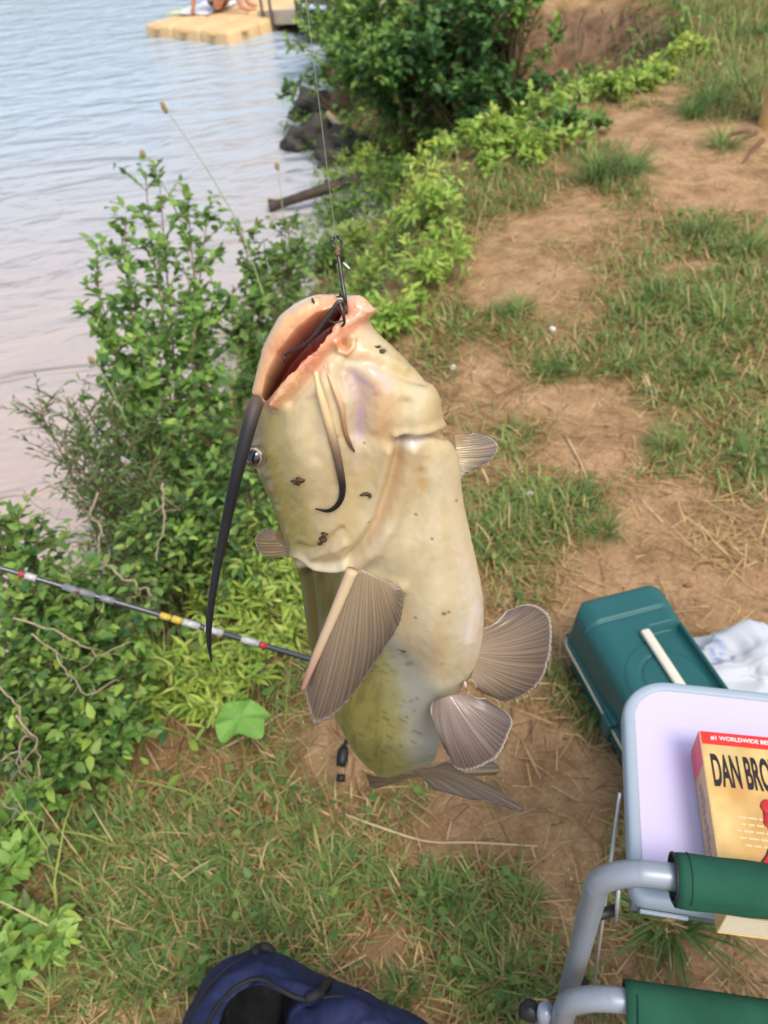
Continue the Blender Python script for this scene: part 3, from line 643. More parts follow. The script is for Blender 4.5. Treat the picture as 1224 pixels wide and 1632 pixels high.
# ------------------------------------------------------------------ the catfish
def fish_depth(y): return np.interp(y, [440, 480, 711, 886, 1023, 1133, 1224, 1300], [.41, .425, .487, .555, .622, .688, .75, .80])
SIL = [(469, 508, 545, .004), (472, 495, 560, .010), (477, 482, 574, .015), (484, 470, 581, .019), (492, 460, 584, .022), (502, 449, 585, .025), (516, 438, 591, .028), (532, 429, 603, .031), (552, 424, 624, .034), (576, 418, 646, .038),
       (600, 412, 669, .041), (625, 407, 688, .044), (640, 405, 695, .045), (660, 402, 701, .046), (680, 399, 704, .046), (697, 398, 706, .046), (706, 398, 716, .046), (716, 398, 724, .046), (728, 399, 727, .046), (750, 408, 730, .046),
       (775, 420, 732, .046), (800, 432, 735, .046), (825, 441, 740, .046), (850, 450, 746, .046), (875, 460, 753, .045), (900, 470, 759, .045), (925, 477, 764, .045), (950, 481, 768, .045), (975, 484, 770, .045), (1000, 488, 770, .045),
       (1025, 492, 767, .044), (1050, 498, 761, .043), (1075, 506, 752, .042), (1095, 513, 738, .041), (1115, 521, 722, .040), (1140, 532, 710, .038), (1165, 545, 704, .036), (1190, 558, 700, .033)]
st = [(xl, y, xr, y, fish_depth(y), b) for y, xl, xr, b in SIL]
st += [(572, 1210, 697, 1204, .745, .030), (588, 1226, 690, 1214, .768, .027), (603, 1236, 682, 1220, .80, .022), (616, 1240, 674, 1224, .835, .017), (626, 1238, 666, 1224, .87, .012), (630, 1236, 662, 1224, .895, .007)]
F = Loft(st, 520, 420, smooth=3.2)
px, py, u, fr = F.px.copy(), F.py.copy(), F.u.copy(), F.front.copy()
# --- big forms
F.ridge([(668, 640), (660, 670)], 34, .006); F.ridge([(610, 600), (640, 650)], 40, .003)
F.ridge([(500, 760), (520, 830)], 55, .004); F.ridge([(470, 700), (490, 740)], 40, .002)
F.ridge([(690, 760), (700, 860), (690, 980)], 60, .004)
F.ridge([(715, 960), (705, 1040)], 38, .005); F.ridge([(640, 880), (670, 1000)], 60, .004)
F.ridge([(600, 1110), (650, 1060)], 60, -.006)
F.apply()
# --- gill membrane fold, gill cover, throat
F.px, F.py = px, py
F.ridge([(706, 694), (680, 692), (652, 694), (636, 702)], 7, -.004); F.ridge([(636, 700), (631, 735), (620, 775), (603, 825), (580, 862), (556, 890)], [7, 8, 9, 9, 8, 7], -.0055)
F.ridge([(700, 678), (660, 682), (630, 690)], 8, .0022); F.ridge([(618, 720), (606, 775), (590, 820), (565, 855), (540, 872)], 10, .0028)
F.ridge([(655, 715), (645, 770), (628, 825), (600, 872), (575, 895)], 11, .0032); F.ridge([(668, 750), (660, 800), (650, 850)], 9, -.0014)
F.ridge([(470, 880), (492, 897), (515, 906), (540, 904), (556, 896)], 7, .0042)
F.ridge([(476, 892), (500, 910), (530, 917), (556, 912)], 6, -.006)
F.ridge([(478, 868), (500, 872), (522, 858), (545, 838)], 5, -.0022); F.ridge([(500, 885), (525, 876), (548, 858)], 7, .0020)
F.ridge([(560, 905), (600, 915), (640, 925)], 10, .003)
F.disp -= .010 * sm(904, 922, py) * (1 - sm(980, 1120, py)) * (1 - sm(.18, .34, u)) * fr
# chin / throat relief
F.ridge([(560, 600), (575, 640), (570, 690)], 16, -.0036); F.ridge([(590, 590), (612, 625), (600, 680)], 12, .0016); F.ridge([(548, 600), (556, 650), (560, 700)], 7, .0012)
F.ridge([(610, 585), (640, 600), (668, 612)], 9, -.0026); F.ridge([(585, 560), (605, 575), (640, 590)], 9, .0014); F.ridge([(640, 640), (640, 690)], 10, -.0026)
F.ridge([(500, 640), (505, 720)], 10, -.0018); F.ridge([(555, 575), (600, 580)], 10, -.0020); F.ridge([(440, 670), (452, 760), (476, 850)], 16, -.0016); F.ridge([(512, 595), (528, 650), (536, 690)], 5, .0012); F.ridge([(524, 585), (544, 640)], 5, .0010)
F.disp += .0009 * (fbm(px / 22, py / 30, 301) - .47) * fr + .0006 * (fbm(px / 9, py / 12, 302, 3) - .45) * fr
F.apply(); F.px, F.py = px, py
# --- mouth
lipL = [(440, 642), (468, 606), (492, 572), (522, 540), (548, 516), (572, 498)]
F.ridge(lipL, [7, 13, 16, 16, 13, 12], .0052); F.ridge([(462, 640), (495, 600), (520, 570), (560, 545)], 9, -.0026)
F.ridge([(414, 625), (432, 560), (460, 515), (505, 487)], [8, 13, 14, 9], .0040); F.ridge([(566, 488), (574, 496)], 13, .0045)
F.ridge([(543, 472), (548, 484), (552, 498)], 5, -.006)
F.ridge([(536, 545), (540, 560), (552, 562), (562, 552), (564, 540)], 4.5, .0026); F.ridge([(550, 546), (552, 552)], 5, -.004)
F.ridge([(405, 700), (398, 725), (405, 748)], 9, -.0015)
F.apply(); F.px, F.py = px, py
slit = F.carve([(424, 634), (440, 604), (462, 572), (490, 540), (516, 514), (540, 493)], [3, 9, 14, 16, 13, 5], 0, .55)
F.W = F.W + (FW * .024)[None, None] * slit[..., None]
# --- skin colours (pigment: pale belly, olive back, pink lips, veins, spots; plus a painted belly highlight)
def blend(c, k, m): return c * (1 - m[..., None]) + np.array(k) * m[..., None]
cream = np.array(S(202, 186, 148)); c = np.broadcast_to(cream, (*px.shape, 3)).copy()
belly = sm(860, 980, py); c = blend(c, S(200, 189, 158), belly)
mott = fbm(px / 40, py / 55, 311); c = blend(c, S(196, 172, 112), sm(.42, .68, mott) * (1 - belly) * .4); c = blend(c, S(214, 202, 172), sm(.45, .7, fbm(px / 30, py / 60, 312)) * .5)
c = blend(c, S(200, 172, 128), sm(.5, .72, fbm(px / 26, py / 90, 313)) * .45)
def stroke(pts, sig, col, a=1.0, pw=2):
    global c
    d, t = pldist(px, py, pts); sg = np.interp(t, np.linspace(0, 1, len(sig)), sig) if hasattr(sig, '__len__') else sig
    c = blend(c, col, a * np.exp(-(d / sg) ** pw) * fr)
# olive along the back edge of the head
olive_h = (1 - sm(.02, .30, u)) * sm(600, 680, py) * (1 - sm(890, 910, py)); c = blend(c, S(150, 142, 70), olive_h * .9); c = blend(c, S(84, 82, 44), (1 - sm(.0, .16, u)) * sm(640, 700, py) * .9 * (1 - sm(880, 900, py)))
stroke([(450, 720), (460, 790), (470, 850)], 28, S(176, 164, 92), .6)
# flank behind the gill cover: olive, then blue grey, then the cream belly
bx = np.interp(py, [895, 905, 950, 1000, 1040, 1100, 1160, 1240], [540, 545, 548, 575, 612, 628, 640, 650]) + 18 * (fbm(px / 20, py / 14, 321) - .5)
gxx = np.interp(py, [895, 960, 1000, 1040, 1080, 1110, 1140], [548, 600, 622, 655, 690, 712, 900]) + 14 * (fbm(px / 25, py / 30, 322) - .5)
below = sm(900, 912, py); grey = np.array(S(150, 152, 142)); olive = np.array(S(126, 122, 66))
wg = below * (1 - sm(-26, 18, px - gxx)); c = blend(c, grey, wg)
wl = below * (1 - sm(-16, 16, px - bx)); c = blend(c, olive, wl); c = blend(c, S(98, 98, 46), wl * sm(.42, .6, fbm(px / 10 + py / 60, py / 36, 323)) * .7)
c = blend(c, S(84, 82, 42), below * (1 - sm(.02, .2, u)) * (1 - sm(1000, 1150, py)))
c = blend(c, S(160, 160, 110), below * (1 - sm(0, 40, np.abs(px - bx + 6))) * .5)
rs_ = np.random.default_rng(33)
for k in range(85):                                  # short dark dashes along the flank
    y0 = rs_.uniform(960, 1230); lo_ = np.interp(y0, [960, 1240], [500, 590]); hi_ = np.interp(y0, [960, 1040, 1240], [600, 660, 690]); x0 = rs_.uniform(lo_, hi_); l = rs_.uniform(1, 6.5)
    m = (np.abs(px - x0) < 22) & (np.abs(py - y0) < 16); d, _ = pldist(px[m], py[m], [(x0 - l, y0 - l * .45), (x0 + l, y0 + l * .45)])
    cc = c[m]; a = .6 * rs_.uniform(.3, 1) * np.exp(-(d / rs_.uniform(1.0, 1.9)) ** 2) * fr[m]; c[m] = cc * (1 - a[:, None]) + np.array(S(58, 58, 40)) * a[:, None]
for (x0, y0, r0) in [(700, 960, 3), (707, 958, 2), (660, 972, 2), (642, 1042, 4), (703, 1050, 2), (602, 553, 3), (607, 560, 5), (660, 815, 2), (683, 850, 2), (720, 795, 2), (580, 706, 2), (588, 826, 2)]:
    stroke([(x0, y0), (x0 + r0 * .7, y0 + .5)], r0 * .8, S(66, 52, 34), .85)
# lips and mouth
stroke([(405, 645), (430, 560), (462, 510), (520, 480)], [14, 26, 30, 22], S(238, 184, 134), .95, 3)
stroke([(455, 560), (490, 520), (535, 484)], 13, S(228, 140, 106), .75)
stroke([(408, 600), (424, 545), (455, 498), (500, 474)], 7, S(236, 216, 184), .8)
stroke([(402, 640), (416, 575), (426, 535), (442, 505)], [6, 8, 8, 4], S(84, 80, 78), .85)
stroke(lipL, [10, 16, 20, 22, 20, 18], S(238, 160, 124), .9, 3); stroke([(452, 628), (478, 600)], 15, S(236, 188, 136), .8)
stroke([(560, 490), (576, 500), (560, 520)], 12, S(246, 172, 142), .8); stroke([(500, 560), (505, 590)], 14, S(232, 152, 124), .6)
stroke([(560, 540), (572, 560), (600, 590)], 14, S(214, 172, 132), .6); stroke([(540, 548), (556, 562)], 6, S(236, 150, 112), .7)
c = blend(c, S(112, 42, 30), np.clip(slit * 1.25, 0, 1)); stroke([(428, 632), (445, 606)], 6, S(96, 44, 34), .8)
stroke([(412, 640), (425, 642), (436, 648)], 8, S(150, 118, 112), .7)
# veins / bruising of the throat, brown line along the gill fold, pale strokes
stroke([(568, 600), (590, 615), (598, 625)], 5, S(140, 112, 168), .55); stroke([(560, 600), (575, 640), (570, 690)], 14, S(190, 158, 166), .6); stroke([(600, 620), (610, 650), (605, 690)], 15, S(206, 158, 112), .6)
stroke([(575, 660), (572, 700)], 6, S(160, 140, 180), .4); stroke([(590, 590), (615, 610)], 10, S(198, 170, 170), .45)
stroke([(640, 712), (634, 760), (615, 810), (590, 850)], 9, S(214, 176, 132), .6); stroke([(660, 700), (640, 706)], 10, S(206, 200, 196), .6); stroke([(665, 740), (672, 770)], 10, S(190, 150, 88), .55)
stroke([(704, 690), (660, 692), (632, 704)], 4, S(170, 138, 110), .6); stroke([(690, 625), (700, 660)], 12, S(212, 190, 140), .5)
stroke([(480, 885), (520, 902), (552, 900)], 9, S(226, 214, 192), .6); stroke([(500, 870), (530, 850)], 9, S(196, 170, 120), .5)
stroke([(748, 965), (742, 1005)], 9, S(232, 222, 204), .5); stroke([(700, 1010), (712, 1060)], 24, S(206, 182, 132), .45)  # first pale stroke paints a highlight on the right of the belly
Fpx, Fpy = px, py
M_skin = mat('fish_skin', attr=True, rough=.38, spec=.5, coat=.55, sss=.12, sss_r=(1, .6, .4), sss_s=.006, noise=.06, nscale=90, bump=.12, bscale=420, bdist=.0005)
M_fin = mat('fin_membrane', attr=True, rough=.28, spec=.5, coat=.6, transl=.28, alpha=.9, bump=.25, bscale=260, bdist=.0008)
M_bar = mat('barbel', attr=True, rough=.5, spec=.3)
v = F.W - CAM; dd_ = v @ FW; F.px = CX + FPX * (v @ RT) / dd_; F.py = CY - FPX * (v @ UP) / dd_; F.dp = dd_
floc = P(640, 1240, .77)
fish = thing('catfish', 'large pale bellied catfish hanging by its mouth from a hook', 'fish', floc)
link('body', F.mesh('body', c, fish), M_skin, fish)
# eye
ec = P(408, 727, F.depth_at(414, 727) - .0005); er = .0066
look = -FW * .90 - RT * .28 + UP * -.30; look /= np.linalg.norm(look); e1 = np.cross(look, UP); e1 /= np.linalg.norm(e1); e2 = np.cross(e1, look)
V = []; Fc = []; cc = []
for i in range(25):
    a = math.pi * i / 24
    for j in range(32):
        b_ = 2 * math.pi * j / 32; d = math.cos(a) * look + math.sin(a) * (math.cos(b_) * e1 + math.sin(b_) * e2); V.append(ec + er * d * (1, 1, 1))
        deg = math.degrees(a)
        if deg < 52: k = (.006, .007, .010)
        elif deg < 55: k = S(150, 132, 122)
        elif deg < 76: k = (S(190, 166, 160) if (j % 5) else S(214, 198, 194)) if d @ UP > .1 else S(92, 84, 72)
        else: k = S(66, 66, 72)
        cc.append(k)
for i in range(24):
    for j in range(32):
        j2 = (j + 1) % 32; Fc.append((i * 32 + j, (i + 1) * 32 + j, (i + 1) * 32 + j2, i * 32 + j2))
mb = MB(); mb.add(V, Fc, np.array(cc)); mb.part('eye', mat('fish_eye', attr=True, rough=.08, coat=1), fish)
mb = MB(); ring = [ec + look * er * .35 + er * 1.02 * (math.cos(t) * e1 + math.sin(t) * e2) for t in np.linspace(0, 2 * math.pi, 33)]
mb.tube(ring, .0007, 6, S(104, 98, 70)); mb.part('eyelid', M_bar, fish)
# barbels
def fdep(x, y, off): return F.depth_at(x, y) - off
mb = MB(); pts = [(413, 634), (404, 655), (390, 705), (374, 770), (357, 850), (343, 920), (334, 985), (333, 1025), (337, 1054)]
d0 = F.depth_at(415, 640); dl = [d0 + .001, d0 - .004, d0 - .003, d0 + .005, d0 + .018, d0 + .03, d0 + .042, d0 + .05, d0 + .055]
cv = catmull([P(x, y, d) for (x, y), d in zip(pts, dl)], 70); mb.tube(cv, [.0036, .0044, .0041, .0036, .0031, .0026, .0022, .0016, .0005], 12, [S(110, 94, 84), S(44, 42, 42), S(24, 25, 28), S(30, 32, 36), S(22, 24, 28), S(18, 20, 24)]); mb.part('barbel', M_bar, fish)
mb = MB(); pts = [(503, 592), (510, 625), (520, 660), (531, 700), (541, 745), (546, 780), (540, 802), (524, 814), (502, 811)]
mb.tube(catmull([P(x, y, fdep(x, y, o_)) for (x, y), o_ in zip(pts, [-.0004, .0004, .0010, .0016, .002, .002, .002, .002, .002])], 60), [.0014, .0020, .0026, .0026, .0024, .0021, .0017, .0012, .0004], 10, [S(226, 196, 150), S(222, 192, 146), S(206, 178, 136), S(120, 100, 84), S(40, 38, 38), S(22, 22, 25), S(20, 20, 24), S(22, 22, 25)]); mb.part('barbel', M_bar, fish)
mb = MB(); pts = [(519, 582), (532, 615), (544, 650), (550, 685), (557, 706), (565, 720)]
mb.tube(catmull([P(x, y, fdep(x, y, o_)) for (x, y), o_ in zip(pts, [-.0006, .0000, .0006, .001, .001, .001])], 40), [.0012, .0016, .0017, .0013, .0012, .0005], 8, [S(226, 192, 150), S(214, 180, 140), S(170, 136, 104), S(110, 84, 64), S(84, 64, 48)]); mb.part('barbel', M_bar, fish)
# far-side maxillary barbel, hidden beyond the lip from the front
mb = MB(); d0 = .455; mb.tube(catmull([P(618, 560, d0 + .012), P(650, 600, d0 + .045), P(690, 660, d0 + .075), P(700, 730, d0 + .10), P(690, 800, d0 + .13), P(660, 870, d0 + .15)], 40), [.0040, .0035, .0028, .002, .0006], 8, [S(120, 104, 92), S(40, 40, 42), S(28, 30, 34)]); mb.part('barbel', M_bar, fish)

def fin(name, base, outer, nray, cb, cm, ce, bulge=.004, thick=.0007, ridge=.00016, fray=.006, nu=260, nv=44, spine=None, seed=0):
    """base/outer: lists of (x,y,depth) running the same way along the fin"""
    B = np.array(catmull([P(*p) for p in base], nu)); O = np.array(catmull([P(*p) for p in outer], nu)); r = np.random.default_rng(seed)
    U = np.linspace(0, 1, nu); Vv = np.linspace(0, 1, nv); Uw = U + .5 / nray * np.interp(U, np.linspace(0, 1, nray), r.uniform(-1, 1, nray)); ph = 2 * math.pi * nray * Uw
    fr_ = 1 - fray * (1 - np.abs(np.cos(ph / 2))) * 2 - fray * 1.2 * np.interp(U, np.linspace(0, 1, nray), r.uniform(0, 1, nray))
    O2 = B + (O - B) * fr_[:, None]
    W = B[None] + (O2 - B)[None] * Vv[:, None, None]
    nrm = norm(np.cross(np.gradient(W, axis=1), np.gradient(W, axis=0))); sg = np.sign((nrm @ -FW).mean()); nrm = nrm * sg
    prof = np.sin(math.pi * np.clip(Vv, 0, 1))[:, None] * bulge + ridge * (np.cos(ph)[None] * (.25 + .75 * Vv[:, None])) * np.interp(U, np.linspace(0, 1, 24), r.uniform(.3, 1.7, 24))[None] + .5 * ridge * np.cos(ph * 2 + 6 * Vv[:, None])
    prof = prof + .0030 * (fbm(U * 9 + seed, np.zeros_like(U), 400 + seed) - .5)[None] * Vv[:, None] * 2
    W = W + nrm * prof[..., None]
    t = Vv[:, None] ** .8 * np.ones(nu)[None]; C = np.array(cb)[None, None] * (1 - t[..., None]) + np.array(cm)[None, None] * t[..., None]
    ray = (.5 + .5 * np.cos(ph))[None, :, None] ** 2; C = C * (.88 + .34 * ray * np.ones((nv, 1, 1))) * (.85 + .3 * fbm(U[None] * 30 + 0 * t, Vv[:, None] * 3 + 0 * t, 420 + seed))[..., None]
    e = np.maximum(sm(.955, 1.0, Vv[:, None] + 0 * t), np.maximum(1 - sm(0, .022, U[None] + 0 * t), sm(.978, 1, U[None] + 0 * t)))[..., None]; C = C * (1 - e * .8) + np.array(ce) * e * .8
    idx = np.arange(nu * nv).reshape(nv, nu); q = np.stack([idx[:-1, :-1], idx[:-1, 1:], idx[1:, 1:], idx[1:, :-1]], -1).reshape(-1, 4); N_ = nu * nv
    V = np.concatenate([W.reshape(-1, 3), (W - nrm * thick).reshape(-1, 3)]); CC = np.concatenate([C.reshape(-1, 3)] * 2)
    bd = np.concatenate([idx[0, :], idx[1:, -1], idx[-1, ::-1][1:], idx[::-1, 0][1:-1]]); nb = np.roll(bd, -1); sides = np.stack([bd, bd + N_, nb + N_, nb], -1)
    o = link(name, mk_mesh(name, to_local(V, fish), np.concatenate([q, q[:, ::-1] + N_, sides]), CC), M_fin, fish)
    if spine:
        mb = MB(); mb.tube(catmull([P(*p) for p in spine[0]], 30), spine[1], 8, spine[2]); mb.part('spine', M_bar, o)
    return o
fin('pectoral_fin', [(552, 912, .508), (575, 908, .502), (605, 922, .503), (628, 930, .508)], [(484, 1100, .552), (494, 1135, .560), (505, 1156, .566), (545, 1130, .566), (582, 1085, .562), (612, 1035, .553), (637, 992, .540), (644, 952, .522), (634, 930, .510)],
    30, S(176, 156, 126), S(112, 100, 90), S(214, 204, 190), bulge=.006, seed=1, spine=([(562, 908, .502), (534, 975, .513), (504, 1045, .529), (482, 1100, .547)], [.0042, .0036, .0030, .0016], [S(196, 172, 136), S(190, 168, 138), S(170, 120, 104)]))
fin('pectoral_fin', [(724, 694, .498), (726, 712, .498), (727, 735, .500), (728, 755, .502)], [(755, 692, .500), (778, 696, .503), (795, 710, .508), (788, 728, .510), (762, 746, .508), (731, 761, .504)], 16, S(190, 168, 126), S(136, 126, 118), S(222, 214, 200), bulge=.003, seed=2)
fin('pelvic_fin', [(766, 1003, .625), (762, 1030, .630), (757, 1055, .635), (750, 1082, .640)], [(806, 974, .632), (846, 963, .640), (878, 982, .650), (880, 1022, .656), (871, 1066, .662), (846, 1101, .664), (803, 1118, .660), (770, 1094, .650)], 34, S(172, 150, 124), S(104, 90, 80), S(220, 212, 200), bulge=.005, seed=3)
fin('pelvic_fin', [(690, 1118, .640), (705, 1112, .630), (722, 1107, .628), (738, 1106, .630)], [(694, 1160, .640), (712, 1200, .640), (732, 1229, .640), (762, 1224, .636), (794, 1205, .632), (813, 1168, .630), (814, 1142, .630), (772, 1112, .630)], 32, S(168, 148, 132), S(100, 86, 84), S(222, 216, 204), bulge=.006, seed=4)
fin('anal_fin', [(656, 1228, .735), (668, 1226, .735), (690, 1222, .738), (705, 1216, .742)], [(690, 1257, .715), (750, 1272, .700), (800, 1284, .695), (832, 1290, .690), (800, 1262, .705), (752, 1236, .722), (728, 1226, .732)], 14, S(146, 126, 104), S(98, 86, 74), S(74, 64, 54), bulge=.004, ridge=.0004, seed=5)
fin('dorsal_fin', [(452, 846, .566), (456, 858, .568), (462, 872, .570), (466, 884, .572)], [(420, 843, .566), (407, 856, .568), (410, 876, .572), (426, 887, .576)], 12, S(186, 160, 116), S(140, 120, 94), S(200, 186, 160), bulge=.002, seed=6)
fin('caudal_fin', [(632, 1238, .885), (640, 1234, .892), (652, 1230, .896), (662, 1226, .892)], [(582, 1234, .90), (592, 1256, .915), (612, 1254, .94), (660, 1238, .96), (720, 1236, .93), (762, 1236, .90), (798, 1230, .875), (786, 1212, .885), (760, 1204, .895)], 16, S(140, 120, 96), S(112, 100, 80), S(90, 80, 64), bulge=.003, seed=7)
# vent papilla and bits of mud stuck to the skin
mb = MB(); mb.blob(P(741, 1092, fdep(738, 1088, .004)), (.0018, .0022, .0050), 12, 8, .05, S(206, 180, 156), 3); mb.part('vent', M_skin, fish)
M_mud = mat('mud', S(72, 52, 30), .7, noise=.3, nscale=300)
for k, (x, y, s) in enumerate([(471, 768, .0022), (481, 765, .0024), (475, 772, .0015), (583, 787, .0022), (590, 791, .0013), (514, 858, .0028), (518, 851, .0022), (512, 866, .0018), (601, 553, .0011), (607, 560, .0016)]):
    mb = MB(); mb.blob(P(x, y, fdep(x, y, .0006)), (s * 1.2, s * .8, s * .7), 9, 6, .22, None, 60 + k); mb.part('mud_speck', M_mud, fish)

# ------------------------------------------------------------------ hook and line
M_hook = mat('hook_steel', S(74, 74, 76), .32, metal=.85, noise=.35, nscale=500, varcol=S(96, 62, 40))
eyed = .400; hk = thing('fishing_hook', 'dark steel fishing hook through the lip of the catfish', 'hook', P(545, 480, .404))
he = P(536, 386, eyed)
mb = MB(); mb.tube([he + .0027 * (math.cos(t) * RT + math.sin(t) * UP) - .0004 * math.sin(2 * t) * FW for t in np.linspace(0, 2 * math.pi, 40)], .00085, 8); mb.part('eyelet', M_hook, hk)
mb = MB(); mb.tube(catmull([P(537, 394, eyed), P(541, 420, eyed), (P(546, 452, eyed + .001)), P(550, 478, eyed + .002), P(552, 496, eyed + .008)], 30), [.0009, .0011, .0011, .0011, .0010], 10); mb.part('shank', M_hook, hk)
mb = MB(); mb.tube(catmull([P(553, 500, .412), P(548, 486, .398), P(541, 481, .3955), P(531, 492, .396), P(514, 516, .398), P(496, 540, .401), P(478, 554, .405), P(461, 561, .409), P(453, 566, .412)], 60), [.0010, .0011, .0012, .0012, .0011, .0010, .0009, .0006], 10); mb.part('bend', M_hook, hk)
mb = MB(); mb.tube(catmull([P(541, 482, .395), P(546, 498, .395), P(549, 514, .398), P(545, 520, .401)], 20), [.0010, .0009, .0008, .0007], 8); mb.part('point', M_hook, hk)
mb = MB(); mb.tube(catmull([P(521, 508, .3975), P(532, 514, .3965), P(547, 511, .3965)], 16), [.0006, .0006, .0005], 6); mb.part('barb', M_hook, hk)
mb = MB(); mb.tube([P(454, 566, .411), P(452, 572, .411), P(453, 578, .412)], [.0007, .0004], 6); mb.part('barb', M_hook, hk)
mb = MB(); mb.tube([P(543, 472, .404), P(541, 462, .404)], [.0009, .0002], 6); mb.tube([P(536, 473, .404), P(548, 472, .404)], [.0004, .0008], 6); mb.part('barb', M_hook, hk)
M_line = mat('monofilament', S(196, 204, 190), .25, coat=.4, alpha=.75)
lt = he + np.array([0, 0, .0027]); mb = MB(); mb.tube([lt - np.array([0, 0, .002]), lt + np.array([0, 0, .3]), lt + np.array([0, 0, 1.6])], .00023, 6)
o = mb.solo('fishing_line', M_line, 'thin clear fishing line running up from the hook', 'line')
mb = MB(); mb.tube(catmull([P(536, 394, .3985), P(540, 398, .3985), P(536, 402, .3985), P(541, 406, .3985)], 12), .0011, 6); mb.part('knot', mat('rusty_knot', S(112, 84, 62), .6), hk)
mb = MB(); mb.tube([P(547, 419, .399), P(552, 423, .3985), P(557, 428, .398)], .00045, 6); mb.part('line_tag', mat('line_tag', S(226, 230, 220), .3), hk)
mb = MB(); mb.tube([P(497, 475, fdep(499, 479, .001)), P(499, 480, fdep(499, 481, .001)), P(502, 483, fdep(502, 484, .001))], [.0004, .0008, .0003], 5); mb.part('mud_speck', M_mud, fish)

# ------------------------------------------------------------------ camp chair with side table
M_alu = mat('grey_tube', S(150, 158, 168), .38, metal=.25, spec=.5, noise=.06, nscale=25)
M_canvas = mat('green_canvas', S(36, 82, 64), .9, spec=.2, noise=.26, nscale=22, bump=.35, bscale=900, bdist=.0006)
M_thread = mat('dark_thread', S(24, 58, 46), .9)
M_black = mat('black_plastic', S(26, 27, 29), .5)
M_rim = mat('grey_rim', S(158, 172, 184), .5, noise=.05, nscale=20)
M_top = mat('white_laminate', S(206, 197, 230), .45, spec=.25, noise=.015, nscale=6)
YAW = math.radians(-14.9)
pc = np.array([.154, .271, 0]); chair = thing('camp_chair', 'green canvas folding camp chair with grey tube frame', 'chair', (pc[0], pc[1], -.02), math.radians(-13))
H0 = .0
def ctube(name, pts, r, n=40, m=None, seg=14): mb = MB(); mb.tube(catmull(pts, n), r, seg); return mb.part(name, m or M_alu, chair, False)
ctube('arm_frame', [(0, 0, .0), (0, 0, .30), (0, 0, .54)] + [(.042 - .042 * math.cos(q_), 0, .588 + .042 * math.sin(q_)) for q_ in np.linspace(0, math.pi / 2, 7)] + [(.09, 0, .630), (.25, 0, .630), (.48, 0, .630)], .0112, 140)
mb = MB(); pts = [(.070, 0, .622), (.30, 0, .621), (.46, 0, .622)]
V = []; Fc = []; ns, sg = 60, 28
for i in range(ns):
    x = .060 + .40 * i / (ns - 1); wr = 1 + .03 * math.sin(i * .9) * math.exp(-i / 9) + .02 * math.sin(i * .31)
    for j in range(sg):
        a = 2 * math.pi * j / sg; rr = (.0190 + (.003 if -.9 < math.sin(a) < -.2 and math.cos(a) < 0 else 0)) * wr; V.append((x, rr * 1.08 * math.cos(a), .629 + rr * .96 * math.sin(a)))
for i in range(ns - 1):
    for j in range(sg): j2 = (j + 1) % sg; Fc.append((i * sg + j, i * sg + j2, (i + 1) * sg + j2, (i + 1) * sg + j))
mb.add(V, Fc); arm = mb.part('armrest_sleeve', M_canvas, chair, False)
sol = arm.modifiers.new('thick', 'SOLIDIFY'); sol.thickness = .002
mb = MB(); mb.tube([(.0715, 1.09 * .0196 * math.cos(a), .629 + .97 * .0196 * math.sin(a)) for a in np.linspace(0, 2 * math.pi, 40)], .0006, 5); mb.part('stitching', M_thread, arm, False)
mb = MB(); mb.tube([(.0595, .0200 * math.cos(a), .629 + .0184 * math.sin(a)) for a in np.linspace(0, 2 * math.pi, 40)], .0013, 6); mb.part('hem', M_black, arm, False)
# seat: side rail and sagging canvas
ctube('seat_rail', [(-.012, -.045, .0), (-.012, -.045, .25), (-.012, -.046, .34)] + [(.038 - .050 * math.cos(q_), -.045, .392 + .050 * math.sin(q_)) for q_ in np.linspace(0, math.pi / 2, 7)] + [(.09, -.044, .442), (.25, -.044, .442), (.46, -.044, .442)], .0118, 130)
mb = MB(); V = []; Fc = []; nu_, nv_ = 50, 40
for i in range(nu_):
    x = .040 + .41 * i / (nu_ - 1)
    for j in range(nv_):
        t = j / (nv_ - 1)
        if t < .2: a = math.radians(-60 + 150 * t / .2); y = -.044 + .0150 * math.cos(a); z = .442 + .0150 * math.sin(a)
        else: q = (t - .2) / .8; y = -.044 - .45 * q; z = .457 - .05 * math.sin(math.pi * q) + .0015 * math.sin(x * 60 + q * 9)
        V.append((x, y, z))
for i in range(nu_ - 1):
    for j in range(nv_ - 1): Fc.append((i * nv_ + j, i * nv_ + j + 1, (i + 1) * nv_ + j + 1, (i + 1) * nv_ + j))
mb.add(V, Fc); seat = mb.part('seat', M_canvas, chair, False); sol = seat.modifiers.new('thick', 'SOLIDIFY'); sol.thickness = .003; sol.offset = 1
mb = MB(); mb.tube([(.050, -.044, .4608), (.050, -.10, .4448), (.050, -.2, .4190)], .0006, 5); mb.part('stitching', M_thread, seat, False)
ctube('seat_rail', [(-.012, -.48, .0), (-.010, -.48, .33), (.02, -.48, .41), (.06, -.48, .42), (.46, -.48, .42)], .0125, 60)
ctube('arm_frame', [(0, -.53, .0), (0, -.53, .55), (.03, -.53, .615), (.07, -.53, .622), (.48, -.53, .622)], .0122, 60)
ctube('leg', [(.47, 0, .0), (.47, 0, .60)], .0122, 6); ctube('leg', [(.47, -.53, .0), (.47, -.53, .60)], .0122, 6)
q0 = Z(872, 1600, .36); lp = to_local(np.array([q0]), chair)[0]
ctube('leg', [(lp[0], lp[1], .0), (lp[0], lp[1], .2), (lp[0], lp[1], .36)], .0085, 10)
mb = MB(); mb.blob((lp[0] - .016, lp[1] + .004, .33), (.012, .012, .014), 12, 8, .05); mb.part('hinge', M_black, chair, False)
kb = to_local(np.array([Z(978, 1462, .47)]), chair)[0]
mb = MB(); mb.tube([(.0, .002, kb[2] + .02), (kb[0], kb[1], kb[2] + .02)], .0055, 10); mb.part('knob', M_black, chair, False)
